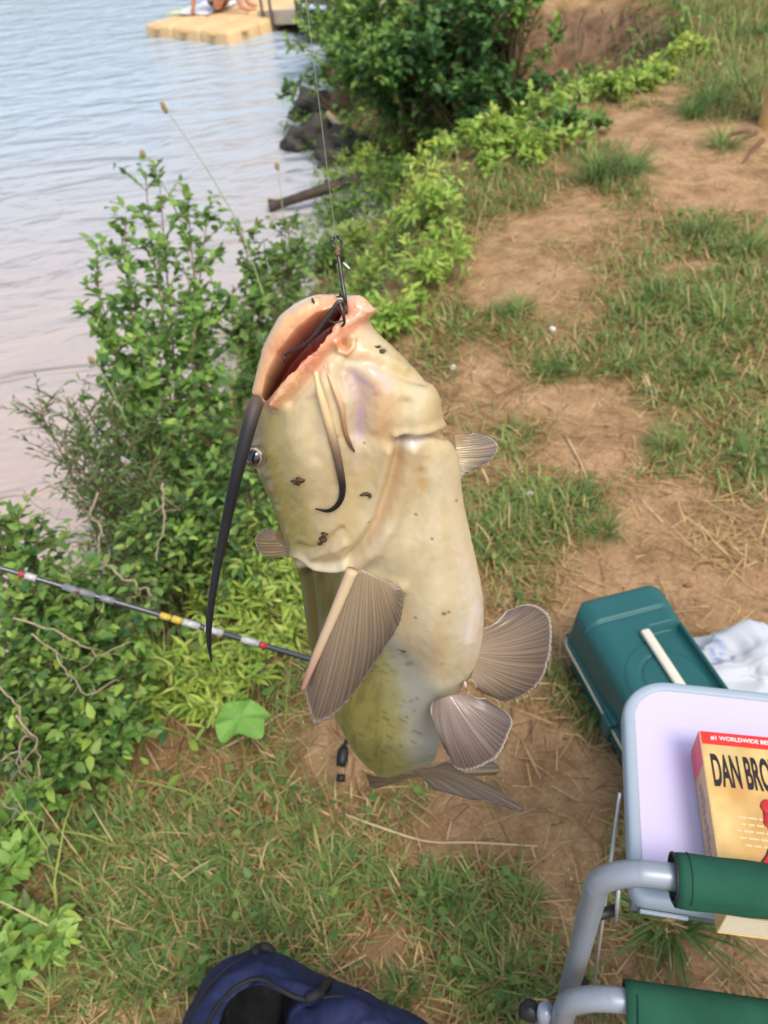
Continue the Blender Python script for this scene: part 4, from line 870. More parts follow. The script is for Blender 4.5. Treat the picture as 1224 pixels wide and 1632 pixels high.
mb = MB(); mb.blob((.012, -.002, .33), (.007, .007, .016), 10, 8, .04); mb.part('hinge', M_black, chair, False)
# side table
tl = Z(990, 1078, .55); tbl = thing('side_table', 'small white laminate side table with grey rim beside the chair', 'table', (tl[0], tl[1], 0), YAW)
def rrect(x0, y0, x1, y1, r, n=12, rb=None):
    out = []
    b = r if rb is None else rb
    for (cx, cy, a0, q) in ((x1 - r, y1 - r, 0, r), (x0 + r, y1 - r, 90, r), (x0 + b, y0 + b, 180, b), (x1 - b, y0 + b, 270, b)):
        for k in range(n + 1): a = math.radians(a0 + 90 * k / n); out.append((cx + q * math.cos(a), cy + q * math.sin(a)))
    return out
TW, TD = .42, .245
def lip(outer, prof):
    V = []; Fc = []; n = len(outer); O = np.array(outer); T = np.roll(O, -1, 0) - np.roll(O, 1, 0); T = T / np.linalg.norm(T, axis=1)[:, None]; Nn = np.stack([-T[:, 1], T[:, 0]], 1)
    for (ins, z) in prof:
        for k in range(n): q = O[k] + Nn[k] * ins; V.append((q[0], q[1], z))
    m = len(prof)
    for a in range(m):
        for k in range(n): b = (a + 1) % m; k2 = (k + 1) % n; Fc.append((a * n + k, a * n + k2, b * n + k2, b * n + k))
    return V, Fc
ro = rrect(0, -TD, TW, 0, .052, rb=.015)
mb = MB(); mb.add(*lip(ro, [(0.0, .545), (.0015, .5495), (.004, .5515), (.010, .5515), (.0130, .5495), (.0130, .530), (.002, .530), (0, .534)])); mb.part('rim', M_rim, tbl, False)
mb = MB(); mb.prism(rrect(.0128, -TD + .0128, TW - .0128, -.0128, .040, rb=.004), .538, .5492); mb.part('table_top', M_top, tbl, False, smooth=False)
mb = MB(); mb.box((.004, -TD + .004, .512), (.10, -TD + .022, .5298), .002); mb.part('bracket', mat('bracket_grey', S(122, 130, 138), .4, metal=.4), tbl, False)
mb = MB(); mb.box((.012, -TD - .0005, .521), (.055, -TD + .003, .5255), .001); mb.part('bracket_slot', M_rim, tbl, False)
M_strut = mat('strut_steel', S(190, 194, 196), .35, metal=.5)
a_ = to_local(np.array([Z(988, 1264, .535)]), tbl)[0]; b_ = to_local(np.array([Z(941, 1612, .27)]), tbl)[0]
mb = MB(); mb.tube([tuple(a_), tuple(a_ * .5 + b_ * .5), tuple(b_)], .0018, 8); mb.part('strut', M_strut, tbl, False)
c_ = to_local(np.array([Z(986, 1418, .53), Z(981, 1470, .478)]), tbl)
mb = MB(); mb.tube([tuple(c_[0]), tuple(c_[1])], .0022, 6); mb.part('strut', M_strut, tbl, False)
mb = MB(); mb.tube([(TW - .05, -TD / 2, .53), (TW - .05, -TD / 2, .0)], .009, 10); mb.part('leg', M_alu, tbl, False)

# ------------------------------------------------------------------ paperback book
bt = Z(1114, 1165, .592); BW, BH, BT = .128, .176, .040
book = thing('paperback_book', 'thick paperback novel with red banner and golden cover', 'book', (bt[0], bt[1], .5522), math.radians(-13.5))
M_cover = mat('cover_parchment', S(220, 190, 124), .4, spec=.4, coat=.1, noise=.30, nscale=34, varcol=S(192, 132, 58))
M_red = mat('banner_red', S(226, 52, 44), .35, coat=.15, noise=.05, nscale=30)
M_pages = mat('page_edges', S(206, 196, 170), .9)
M_ink = mat('ink_black', S(34, 28, 26), .5); M_white = mat('print_white', S(244, 226, 220), .5); M_pale = mat('print_pale', S(214, 194, 146), .5); M_grey = mat('print_grey', S(158, 140, 132), .5)
M_seal = mat('seal_red', S(184, 44, 40), .3, coat=.3, noise=.25, nscale=60); M_dkred = mat('torn_red', S(206, 38, 36), .4, noise=.2, nscale=20); M_brown = mat('print_brown', S(70, 34, 28), .5)
mb = MB(); mb.box((0.0012, -BH, BT - .0006), (BW, 0, BT), 0); fc = mb.part('front_cover', M_cover, book, False, smooth=False)
mb = MB(); mb.box((.0012, -BH, 0), (BW, 0, .0006), 0); mb.part('back_cover', M_cover, book, False, smooth=False)
mb = MB(); mb.box((-.0003, -BH, 0.0), (.0012, 0, BT), .0005); sp_ = mb.part('spine', mat('spine_gold', S(214, 176, 120), .35, noise=.15, nscale=40), book, False)
pg = MB()
for k in range(24):
    z0 = .0008 + (BT - .0016) * k / 24; z1 = .0008 + (BT - .0016) * (k + .93) / 24; dx = .0006 * math.sin(k * 2.1)
    pg.box((.0014, -BH + .001 + dx * .6, z0), (BW - .001 + dx, -.001 + dx * .5, z1))
pg.part('page_block', M_pages, book, False, smooth=False)
def flat(poly, z, m, parent, name, th=.00025): mb = MB(); mb.prism(poly, z, z + th); return mb.part(name, m, parent, False, smooth=False)
zc = BT + .00005
flat([(0.0013, -.0140), (BW, -.0140), (BW, 0), (.0013, 0)], zc, M_red, fc, 'banner')
mb = MB(); mb.box((-.00055, -.034, .0002), (-.0003, 0, BT - .0001)); mb.part('banner', mat('banner_pink', S(232, 86, 92), .4), sp_, False, smooth=False)
def text(body, x, y, h, sx, z, m, parent, name, rot=0, bold=0):
    cu = bpy.data.curves.new('t', 'FONT'); cu.body = body; cu.size = 1; cu.extrude = .004; cu.offset = bold
    ob = bpy.data.objects.new('t', cu); COL.objects.link(ob); bpy.context.view_layer.update(); dg = bpy.context.evaluated_depsgraph_get()
    me = bpy.data.meshes.new_from_object(ob.evaluated_get(dg)); bpy.data.objects.remove(ob)
    n = len(me.vertices); V = np.zeros(n * 3); me.vertices.foreach_get('co', V); V = V.reshape(-1, 3)
    V[:, 0] -= V[:, 0].min(); V[:, 1] -= V[:, 1].min(); s = h / V[:, 1].max(); V[:, :2] *= s; V[:, 0] *= sx; V[:, 2] = (V[:, 2] - V[:, 2].min()); V[:, 2] = V[:, 2] / max(V[:, 2].max(), 1e-9) * .0002
    W_ = V[:, 0].max(); V = V + np.array([x, y, z]); me.vertices.foreach_set('co', V.ravel().astype(np.float32)); me.name = name; me.update(); o = link(name, me, m, parent); return o, W_
text('#1 WORLDWIDE BESTSELLER', .010, -.0092, .0050, .95, zc + .0004, M_white, fc, 'banner_text', bold=.02)
text('DAN BROWN', .0068, -.0590, .0350, .262, zc + .0001, M_ink, fc, 'author_name', bold=.03)
rr = np.random.default_rng(5)
for k in range(5):
    x = .022 + .003 * math.sin(k * 2); n = 0
    while x < .052 and n < 4: w_ = rr.uniform(.004, .009); flat([(x, -.088 - k * .0065), (x + w_, -.088 - k * .0065), (x + w_, -.0862 - k * .0065), (x, -.0862 - k * .0065)], zc, M_pale, fc, 'print_line'); x += w_ + .0016; n += 1
# plain wax-like red disc with ribbon patch (generic)
def wob(cx, cy, r, a, n=48, s=0, ex=1.0): return [(cx + r * ex * math.cos(t) * (1 + a * math.sin(3 * t + s) + a * .7 * math.sin(5 * t + 2 * s)), cy + r * math.sin(t) * (1 + a * math.cos(4 * t + s))) for t in np.linspace(0, 2 * math.pi, n, endpoint=False)]
L_ = [(.052, -.106), (.046, -.113), (.042, -.121), (.035, -.130), (.028, -.139), (.020, -.150), (.012, -.162), (.006, -.174)]; R_ = [(.134 - x, y) for x, y in L_[::-1]]
flat([(x - .0016, y + .0008) for x, y in L_] + [(min(x + .0016, BW), y) for x, y in R_], zc, M_brown, fc, 'torn_edge'); flat(L_ + [(min(x, BW), y) for x, y in R_], zc + .0004, M_dkred, fc, 'torn_patch')
flat(wob(.067, -.140, .016, .04, s=2), zc + .0008, M_brown, fc, 'dark_patch')
mb = MB(); mb.blob((.066, -.084, zc + .0003), (.0215, .0200, .0016), 36, 8, .03, None, 4); mb.blob((.052, -.074, zc + .0004), (.0075, .0075, .0012), 20, 6, .04, None, 6); mb.blob((.068, -.066, zc + .0004), (.009, .007, .0012), 20, 6, .04, None, 8); mb.blob((.050, -.088, zc + .0004), (.006, .008, .0010), 20, 6, .04, None, 9); mb.part('seal', M_seal, fc, False)
mb = MB(); mb.tube([(.066 + .0140 * math.cos(t), -.084 + .013 * math.sin(t), zc + .0013) for t in np.linspace(0, 2 * math.pi, 40)], .0006, 5); mb.part('seal_ring', M_seal, fc, False)
for k in range(14):
    y = -.046 - k * .0086; mb = MB(); mb.box((-.0006, y - .0062, .013), (-.00032, y, .013 + .013 * (.6 + .4 * math.sin(k * 2.3) ** 2))); mb.part('spine_print', M_grey, sp_, False, smooth=False)

# ------------------------------------------------------------------ tackle box
M_green = mat('green_plastic', S(36, 92, 92), .40, spec=.45, noise=.10, nscale=8, bump=.15, bscale=700, bdist=.0004)
M_cream = mat('cream_plastic', S(214, 210, 190), .5, noise=.05, nscale=40)
W2, L2, HB = .182, .40, .205
f0 = Z(940, 985, .2); f1 = Z(1070, 945, .2); rz = math.atan2(f1[1] - f0[1], f1[0] - f0[0]) - math.radians(3); mid = (f0 + f1) / 2; ya = np.array([-math.sin(rz), math.cos(rz)])
bc = mid[:2] - ya * (L2 / 2 - .060); tb = thing('tackle_box', 'dark green plastic tackle box with cream carry handle', 'tackle box', (bc[0], bc[1], gz(bc[0], bc[1]) - .004), rz)
mb = MB(); mb.box((-W2 / 2 + .004, -L2 / 2 + .004, .0), (W2 / 2 - .004, L2 / 2 - .004, .088), .014, taper=.08); mb.part('base', M_green, tb, False)
mb = MB(); mb.box((-W2 / 2 + .010, -L2 / 2 + .010, -.002), (W2 / 2 - .010, L2 / 2 - .010, .012), .004); mb.part('foot', M_black, tb, False)  # added black slab standing in for the shade under the box
mb = MB(); mb.add(*lip(rrect(-W2 / 2 - .006, -L2 / 2 - .006, W2 / 2 + .006, L2 / 2 + .006, .03), [(0, .082), (0, .0885), (.012, .0885), (.012, .082)])); mb.part('tray_edge', M_cream, tb, False, smooth=False)
mb = MB(); mb.add(*lip(rrect(-W2 / 2 - .004, -L2 / 2 - .004, W2 / 2 + .004, L2 / 2 + .004, .03), [(0, .090), (0, .099), (.004, .101), (.012, .101), (.012, .090)])); mb.part('lid_flange', M_green, tb, False)
nx2, ny2 = 110, 200; X, Y = np.meshgrid(np.linspace(-1, 1, nx2), np.linspace(-1, 1, ny2))
def rprof(e, r): e = np.clip(e, 0, r); return np.sqrt(np.maximum(r * r - (r - e) ** 2, 0)) - r
xe = (1 - np.abs(X)) * W2 / 2; ye = (1 - np.abs(Y)) * L2 / 2; xx = X * W2 / 2; yy = Y * L2 / 2
top = HB - .1; h = .1 + top * 1.0 + 1.15 * rprof(np.minimum(xe * 1.0, 9), .034) + 1.1 * rprof(ye, .030)
cm_ = sm(0, .02, xe + ye - .012); h = .1 + (h - .1) * cm_
far_ = L2 / 2 - yy                                   # distance from the far end
h -= .0045 * sm(.066, .0685, far_)                   # step behind the raised end cap
h -= .0035 * np.exp(-((far_ - .067) / .0022) ** 2)
cr = np.hypot(xx + .004, (yy + .01) * .96); h += .0022 * (1 - sm(.070, .073, cr)) - .003 * np.exp(-((cr - .046) / .0025) ** 2) * (xx < .012)
rec = sm(.014, .017, xx) * (1 - sm(.074, .078, xx)) * sm(.100, .103, far_) * (1 - sm(.330, .335, far_)); h -= .024 * rec
h = np.maximum(h, .1)
edge = (xe < 1e-9) | (ye < 1e-9); h = np.where(edge, .0985, h)
idx = np.arange(nx2 * ny2).reshape(ny2, nx2); q = np.stack([idx[:-1, :-1], idx[:-1, 1:], idx[1:, 1:], idx[1:, :-1]], -1).reshape(-1, 4)
lid = link('lid', mk_mesh('lid', np.stack([xx.ravel(), yy.ravel(), h.ravel()], 1), q), M_green, tb)
hz0 = HB - .001
mb = MB(); mb.box((-.0085, -.11, hz0), (.0085, .088, hz0 + .010), .0038); mb.part('handle', M_cream, tb, False)
mb = MB(); mb.box((-.011, .070, hz0 - .012), (.011, .086, hz0 + .001), .003); mb.part('handle_mount', M_green, tb, False)
mb = MB(); mb.box((-.011, -.108, hz0 - .012), (.011, -.092, hz0 + .001), .003); mb.part('handle_mount', M_green, tb, False)
for yy_ in (.0, -.12):
    mb = MB(); mb.box((-W2 / 2 - .014, yy_ - .014, .060), (-W2 / 2 - .003, yy_ + .014, .104), .004); lt_ = mb.part('latch', M_green, tb, False)
    mb = MB(); mb.box((-W2 / 2 - .008, yy_ - .019, .101), (-W2 / 2 + .006, yy_ + .019, .114), .003); mb.part('latch_hook', M_green, lt_, False)

# ------------------------------------------------------------------ plastic bag
M_bag = mat('white_polythene', attr=True, rough=.35, spec=.5, transl=.35, alpha=.93)
bcx = Z(1208, 1080, .05); V = []; cc = []; Fc = []; seg, rg = 96, 60
for i in range(rg + 1):
    a = math.pi * i / rg
    for j in range(seg):
        b = 2 * math.pi * j / seg; d = np.array([math.sin(a) * math.cos(b), math.sin(a) * math.sin(b), math.cos(a)])
        k = 1 + .16 * math.sin(4 * d[0] + 3 * d[1]) + .10 * math.sin(9 * d[1] - 5 * d[2]) + .5 * (float(vnoise(d[0] * 3.1 + 5, d[1] * 3.1 + d[2] * 4, 7)) - .5) + .24 * abs(float(vnoise(d[0] * 8, d[1] * 8 + d[2] * 9, 9)) - .5)
        V.append(bcx + np.array([.14, .085, .06]) * d * k); cc.append(S(226, 230, 236))
for i in range(rg):
    for j in range(seg): j2 = (j + 1) % seg; Fc.append((i * seg + j, (i + 1) * seg + j, (i + 1) * seg + j2, i * seg + j2))
V = np.array(V); V[:, 2] = np.maximum(V[:, 2], -.002); cc = np.array(cc)
vv = V - CAM; dd2 = vv @ FW; bpx = CX + FPX * (vv @ RT) / dd2; bpy_ = CY - FPX * (vv @ UP) / dd2
for pts in ([(1141, 1022), (1150, 1024), (1152, 1032)], [(1135, 1034), (1138, 1048), (1148, 1052)], [(1146, 1040), (1155, 1044)]):
    d, _ = pldist(bpx, bpy_, pts); m = np.exp(-(d / 2.6) ** 2)[:, None] * .85; cc = cc * (1 - m) + np.array(S(96, 150, 226)) * m
mb = MB(); mb.add(V, Fc, cc); mb.solo('plastic_bag', M_bag, 'crumpled white plastic bag with faint blue print behind the tackle box', 'bag')

# ------------------------------------------------------------------ backpack
B = Loft([(402, 1512, 428, 1512, .935, .012), (380, 1520, 452, 1520, .93, .03), (350, 1534, 478, 1536, .93, .055), (332, 1550, 515, 1554, .93, .075), (319, 1570, 560, 1570, .93, .09), (309, 1590, 602, 1592, .93, .10), (299, 1610, 648, 1612, .935, .11),
          (290, 1632, 684, 1632, .94, .115), (276, 1680, 712, 1680, .95, .12), (268, 1760, 730, 1760, .97, .12), (266, 1840, 730, 1840, 1.0, .12), (275, 1900, 720, 1900, 1.03, .11), (320, 1925, 680, 1925, 1.05, .07)], 260, 300, smooth=3, n=2.4)
bpx, bpy_ = B.px.copy(), B.py.copy()
B.ridge([(600, 1640), (560, 1610), (520, 1625), (480, 1680)], 24, .02); B.ridge([(495, 1600), (450, 1640), (440, 1700)], 9, -.012); B.ridge([(330, 1600), (365, 1562), (410, 1540), (450, 1552), (500, 1580)], 8, .006)
B.ridge([(345, 1632), (372, 1585), (410, 1556)], 6, -.004); B.ridge([(420, 1545), (470, 1560), (520, 1572)], 6, -.005); B.ridge([(620, 1632), (600, 1612), (560, 1600)], 6, -.006); B.ridge([(520, 1640), (570, 1625), (640, 1640)], 5, .005)
B.disp += .010 * (fbm(bpx / 60, bpy_ / 60, 501) - .48) * B.front + .004 * (fbm(bpx / 20, bpy_ / 24, 502) - .48) * B.front
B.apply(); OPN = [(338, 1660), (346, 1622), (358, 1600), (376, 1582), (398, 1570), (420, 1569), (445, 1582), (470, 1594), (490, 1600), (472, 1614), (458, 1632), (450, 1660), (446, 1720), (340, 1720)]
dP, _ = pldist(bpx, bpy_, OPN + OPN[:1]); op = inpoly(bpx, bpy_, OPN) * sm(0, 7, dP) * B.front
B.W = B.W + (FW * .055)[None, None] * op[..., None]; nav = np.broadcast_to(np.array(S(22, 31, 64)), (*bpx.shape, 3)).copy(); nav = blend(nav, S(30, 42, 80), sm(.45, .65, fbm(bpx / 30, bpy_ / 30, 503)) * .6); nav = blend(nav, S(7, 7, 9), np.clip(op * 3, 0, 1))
bl_ = P(490, 1930, 1.06); pack = thing('backpack', 'navy blue backpack standing open on the grass', 'backpack', (bl_[0], bl_[1], 0))
M_navy = mat('navy_nylon', attr=True, rough=.75, spec=.3, noise=.12, nscale=40, bump=.4, bscale=900, bdist=.0006)
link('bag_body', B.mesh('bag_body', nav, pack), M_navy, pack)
M_zip = mat('black_zip', S(14, 15, 19), .7, bump=.6, bscale=1200, bdist=.001)
def bz(pts, r, off, name, n=40, m=M_zip): mb = MB(); mb.tube(catmull([P(x, y, B.depth_at(x, y) - off) for x, y in pts], n), r, 8); return mb.part(name, m, pack)
bz([(298, 1630), (318, 1594), (342, 1562), (370, 1536), (402, 1522)], .0020, .001, 'zip')
bz([(330, 1636), (345, 1606), (368, 1580), (395, 1563), (420, 1562), (445, 1576), (468, 1588), (492, 1594)], .0024, .001, 'zip'); bz([(492, 1594), (540, 1588), (580, 1600)], .0018, .0005, 'zip')
bz([(404, 1521), (412, 1512), (424, 1510), (434, 1518)], .006, .004, 'carry_loop', 16); bz([(490, 1592), (502, 1586), (512, 1582)], .0055, .006, 'zip_pull', 10); bz([(510, 1582), (518, 1572), (524, 1563)], .0045, .012, 'zip_cord', 10)

# ------------------------------------------------------------------ fishing rod
M_rod = mat('rod_graphite', S(46, 50, 56), .25, coat=.5); A0 = Z(690, 1108, .095); A1 = P(0, 905, 1.22); du = (A1 - A0) / np.linalg.norm(A1 - A0); LR = np.linalg.norm(A1 - A0)
rod = thing('fishing_rod', 'black fishing rod with white and yellow bands lying out over the bank', 'fishing rod', (A0[0], A0[1], A0[2]))
def rp(t): return A0 + (A1 - A0) * t
def rpx(x): return (690 - x) / 690.     # roughly even along the rod
mb = MB(); mb.tube([rp(t) for t in np.linspace(.10, 2.1, 30)], [.0058, .0052, .0040, .0030, .0018], 12); blank = mb.part('blank', M_rod, rod)
mb = MB(); mb.tube([rp(-.02), rp(.0), rp(.12), rp(.24)], [.009, .012, .0105, .007], 14); mb.part('grip', mat('foam_grip', S(34, 34, 36), .9), rod)
def tpix(x):
    lo_, hi_ = 0., 1.3
    for _ in range(40):
        m_ = (lo_ + hi_) / 2; v_ = rp(m_) - CAM; xx_ = CX + FPX * (v_ @ RT) / (v_ @ FW)
        if xx_ > x: lo_ = m_
        else: hi_ = m_
    return lo_
M_wb = mat('band_white', S(186, 184, 180), .35, noise=.45, nscale=260); M_yb = mat('band_yellow', S(204, 178, 72), .4, noise=.5, nscale=260); M_rb = mat('band_red', S(164, 52, 50), .4); M_gb = mat('band_grey', S(128, 128, 134), .35, noise=.3, nscale=200)
for (xa, xb, m_) in [(58, 40, M_wb), (38, 30, M_rb), (150, 100, M_gb), (128, 120, M_rb), (182, 160, M_gb), (272, 255, M_yb), (290, 274, M_yb), (318, 291, M_wb), (355, 326, M_wb), (412, 384, M_wb), (424, 413, M_rb)]:
    ta, tb_ = tpix(xa), tpix(xb); r_ = .0060 if xa > 280 else .0055; mb = MB(); mb.tube([rp(ta), rp((ta + tb_) / 2), rp(tb_)], r_, 12); mb.part('band', m_, rod)
for x_ in (150, -120):
    g_ = rp(tpix(x_) if x_ > 0 else 1.25); mb = MB(); c0 = g_ + np.array([0, -.004, -.022]); mb.tube([c0 + .009 * (math.cos(t) * np.array([0, 0, 1.]) + math.sin(t) * np.array([.35, .93, 0])) for t in np.linspace(0, 6.283, 24)], .0012, 6); mb.tube([g_, c0 + np.array([0, 0, .009])], .0015, 6); mb.part('guide', M_black, rod)
# reel under the grip; only its crank knob shows beside the fish
rc = rp(.16) + np.array([0, 0, -.06]); reel = MB(); reel.tube([rp(.16), rc], .006, 8); reel.blob(rc, (.03, .026, .026), 18, 12, .03); reel.part('reel', M_black, rod)
mb = MB(); spn = rc + du * .045; mb.tube([rc + du * .02, spn - du * .012, spn, spn + du * .02], [.016, .024, .020, .024], 18); mb.part('spool', mat('spool', S(90, 92, 96), .3, metal=.6), rod)
kn = Z(546, 1206, .045); mb = MB(); mb.tube(catmull([rc, rc * .4 + kn * .6 + np.array([0, 0, .015]), kn + np.array([.0, .01, .01])], 14), .004, 8); mb.part('crank', M_black, rod)
mb = MB(); mb.tube([Z(549, 1190, .052), Z(547, 1198, .05), Z(545, 1212, .045), Z(543, 1222, .04)], [.007, .0105, .0105, .008], 14); mb.part('knob', M_black, rod)
mb = MB(); mb.tube([Z(544, 1234, .03), Z(543, 1246, .025)], [.008, .008], 12); mb.part('knob_cap', M_black, rod)

# ------------------------------------------------------------------ dock, gangway, person
M_dock = mat('tan_plastic', S(226, 190, 136), .6, noise=.12, nscale=5)
DZ = -.84; d0 = Z(228, 38, DZ); e1_ = (Z(362, 51, DZ) - d0)[:2]; NB = (3, 8); BS = float(np.linalg.norm(e1_)) / 3
dock = thing('floating_dock', 'tan floating dock of moulded plastic cubes on the lake', 'dock', (d0[0], d0[1], WATER_Z - .15), math.atan2(e1_[1], e1_[0]))
mbx = MB(); mbx.box((.004, .004, 0), (BS - .004, BS - .004, DZ - WATER_Z + .15), .05); me = mk_mesh('float_block', np.array(mbx.v), mbx.f); me.materials.append(M_dock)
for i in range(NB[0]):
    for j in range(NB[1]):
        o = bpy.data.objects.new('float_block', me); COL.objects.link(o); o.parent = dock; o.location = (i * BS, j * BS, 0)
mbl = MB(); mbl.box((-.06, -.035, 0), (.06, .035, .03), .012); me2 = mk_mesh('lug', np.array(mbl.v), mbl.f); me2.materials.append(mat('lug_tan', S(206, 166, 110), .6))
for i in range(NB[0]):
    o = bpy.data.objects.new('lug', me2); COL.objects.link(o); o.parent = dock; o.location = ((i + .5) * BS, -.02, DZ - WATER_Z + .09)
for j in range(NB[1]):
    o = bpy.data.objects.new('lug', me2); COL.objects.link(o); o.parent = dock; o.location = (NB[0] * BS + .02, (j + .5) * BS, DZ - WATER_Z + .09); o.rotation_euler = (0, 0, 1.5708)
g0 = Z(418, 22, DZ + .02); g1 = Z(640, 8, -.50); gl = np.linalg.norm((g1 - g0)[:2]); ga = math.atan2(g1[1] - g0[1], g1[0] - g0[0])
gang = thing('gangway', 'pale gangway with side beam leading from the dock to the shore', 'gangway', (g0[0], g0[1], g0[2]), ga)
M_pale_w = mat('weathered_boards', S(206, 186, 160), .8, noise=.2, nscale=8)
sl_ = (g1[2] - g0[2]) / gl
for k in range(int(gl / .16)):
    mb = MB(); x = k * .16; mb.box((x + .005, .0, -.03), (x + .152, 1.2, .0), .006); V = np.array(mb.v); V[:, 2] += V[:, 0] * sl_; mb.v = [tuple(p) for p in V]; mb.part('plank', M_pale_w, gang, False)
for yy_ in (-.05, 1.21):
    mb = MB(); mb.box((-.05, yy_, -.14), (gl, yy_ + .045, .04), .008); V = np.array(mb.v); V[:, 2] += V[:, 0] * sl_; mb.v = [tuple(p) for p in V]; mb.part('side_beam', mat('beam_pale', S(196, 178, 156), .7, noise=.15, nscale=12), gang, False)
for x_ in (.12, .34):
    mb = MB(); mb.tube([(x_, -.075, -.45), (x_, -.075, 1.0)], .022, 10); mb.part('post', mat('post_grey', S(112, 106, 92), .7), gang, False)
mb = MB(); mb.box((-.1, -.02, -.33), (1.1, .9, -.16), .03); mb.part('float', mat('float_dark', S(58, 46, 34), .7), gang, False)
# swimmer resting on the dock
def skin_figure(name, verts, edges, radii, m, parent, root_i=0):
    me = bpy.data.meshes.new(name); me.from_pydata([tuple(map(float, v)) for v in verts], edges, []); o = link(name, me, m, parent)
    md = o.modifiers.new('skin', 'SKIN'); md.use_smooth_shade = True
    for i, r_ in enumerate(radii): me.skin_vertices[0].data[i].radius = (r_, r_); me.skin_vertices[0].data[i].use_root = (i == root_i)
    sb = o.modifiers.new('sub', 'SUBSURF'); sb.levels = 2; sb.render_levels = 2; return o
pp = Z(350, 19, DZ); person = thing('person', 'person in dark swimwear sitting on a towel on the dock with knees bent', 'person', (pp[0], pp[1], DZ + .015), math.radians(-28))
M_body = mat('skin', S(196, 140, 112), .5, sss=.1, noise=.06, nscale=10)
V = [(0, 0, .13), (-.03, 0, .28), (-.07, 0, .45), (-.09, 0, .55), (-.08, 0, .62), (-.05, 0, .70), (-.04, 0, .80),                       # pelvis .. head
     (-.09, -.17, .53), (-.22, -.24, .30), (-.30, -.26, .04), (-.34, -.27, .02),                                                       # right arm, hand on the deck behind
     (-.09, .17, .53), (.04, .22, .34), (.22, .16, .40), (.30, .13, .42),                                                              # left arm, hand on knee
     (.04, -.10, .11), (.40, -.14, .42), (.52, -.15, .07), (.66, -.16, .035), (.04, .10, .11), (.36, .12, .44), (.46, .13, .07), (.60, .14, .035)]
E_ = [(0, 1), (1, 2), (2, 3), (3, 4), (4, 5), (5, 6), (3, 7), (7, 8), (8, 9), (9, 10), (3, 11), (11, 12), (12, 13), (13, 14), (0, 15), (15, 16), (16, 17), (17, 18), (0, 19), (19, 20), (20, 21), (21, 22)]
Rr = [.125, .115, .125, .10, .05, .085, .085, .055, .042, .032, .03, .055, .042, .032, .03, .095, .06, .042, .035, .095, .06, .042, .035]
skin_figure('body', V, E_, Rr, M_body, person)
mb = MB(); mb.blob((0, 0, .13), (.145, .165, .10), 20, 12, .03); mb.part('swim_shorts', mat('dark_cloth', S(40, 30, 40), .8), person, False)
mb = MB(); mb.blob((-.065, 0, .43), (.142, .155, .12), 20, 12, .03); mb.part('swim_top', mat('dark_cloth_top', S(46, 30, 44), .8), person, False)
mb = MB(); mb.blob((-.07, 0, .80), (.10, .09, .10), 18, 12, .04); mb.part('hair', mat('dark_hair', S(48, 36, 30), .7), person, False)
def towel(name, px_, py_, wx, wy, col, label, ang):
    p = Z(px_, py_, DZ + .006); V = []; Fc = []; n = 20
    for i in range(n):
        for j in range(n):
            x, y = (i / (n - 1) - .5) * wx, (j / (n - 1) - .5) * wy; V.append((p[0] + x * math.cos(ang) - y * math.sin(ang), p[1] + x * math.sin(ang) + y * math.cos(ang), DZ + .008 + .02 * float(vnoise(x * 7 + px_, y * 7))))
    for i in range(n - 1):
        for j in range(n - 1): Fc.append((i * n + j, (i + 1) * n + j, (i + 1) * n + j + 1, i * n + j + 1))
    mb = MB(); mb.add(V, Fc); o = mb.solo(name, mat(name + '_cloth', col, .9, noise=.1, nscale=12), label, 'towel'); s_ = o.modifiers.new('thick', 'SOLIDIFY'); s_.thickness = .008; s_.offset = 1
towel('towel', 330, 13, .75, 1.0, S(216, 216, 220), 'white towel spread under the person on the dock', -.55)
towel('towel', 288, 20, .34, .40, S(176, 192, 110), 'small green towel lying flat on the dock', -.55)
# boat pulled up behind the gangway bushes
bp_ = Z(615, 14, -.75); boat = thing('rowing_boat', 'dark hulled small boat with pale gunwale half hidden behind the bushes', 'boat', (bp_[0], bp_[1], -.95), math.radians(10))
V = []; Fc = []; n, m = 24, 13
for i in range(n):
    t = i / (n - 1); wd_ = .55 * math.sin(math.pi * min(1, .12 + .88 * t)) ** .5 if t < .97 else .12; x = -1.2 + 2.4 * t
    for j in range(m): a = math.pi * j / (m - 1); V.append((x, -wd_ * math.cos(a), .32 - .32 * math.sin(a) ** .6 + .10 * (2 * t - 1) ** 2))
for i in range(n - 1):
    for j in range(m - 1): Fc.append((i * m + j, i * m + j + 1, (i + 1) * m + j + 1, (i + 1) * m + j))
mb = MB(); mb.add(V, Fc); hull = mb.part('hull', mat('hull_dark', S(36, 38, 42), .5), boat, False); s_ = hull.modifiers.new('thick', 'SOLIDIFY'); s_.thickness = .02
mb = MB(); mb.tube([V[i * m] for i in range(n)] + [V[i * m + m - 1] for i in range(n - 1, -1, -1)], .028, 8); mb.part('gunwale', mat('gunwale_pale', S(206, 212, 222), .5), boat, False)
for x_ in (-.4, .4): mb = MB(); mb.box((x_ - .12, -.5, .24), (x_ + .12, .5, .27), .008); mb.part('bench', mat('bench_pale', S(190, 196, 204), .6), boat, False)

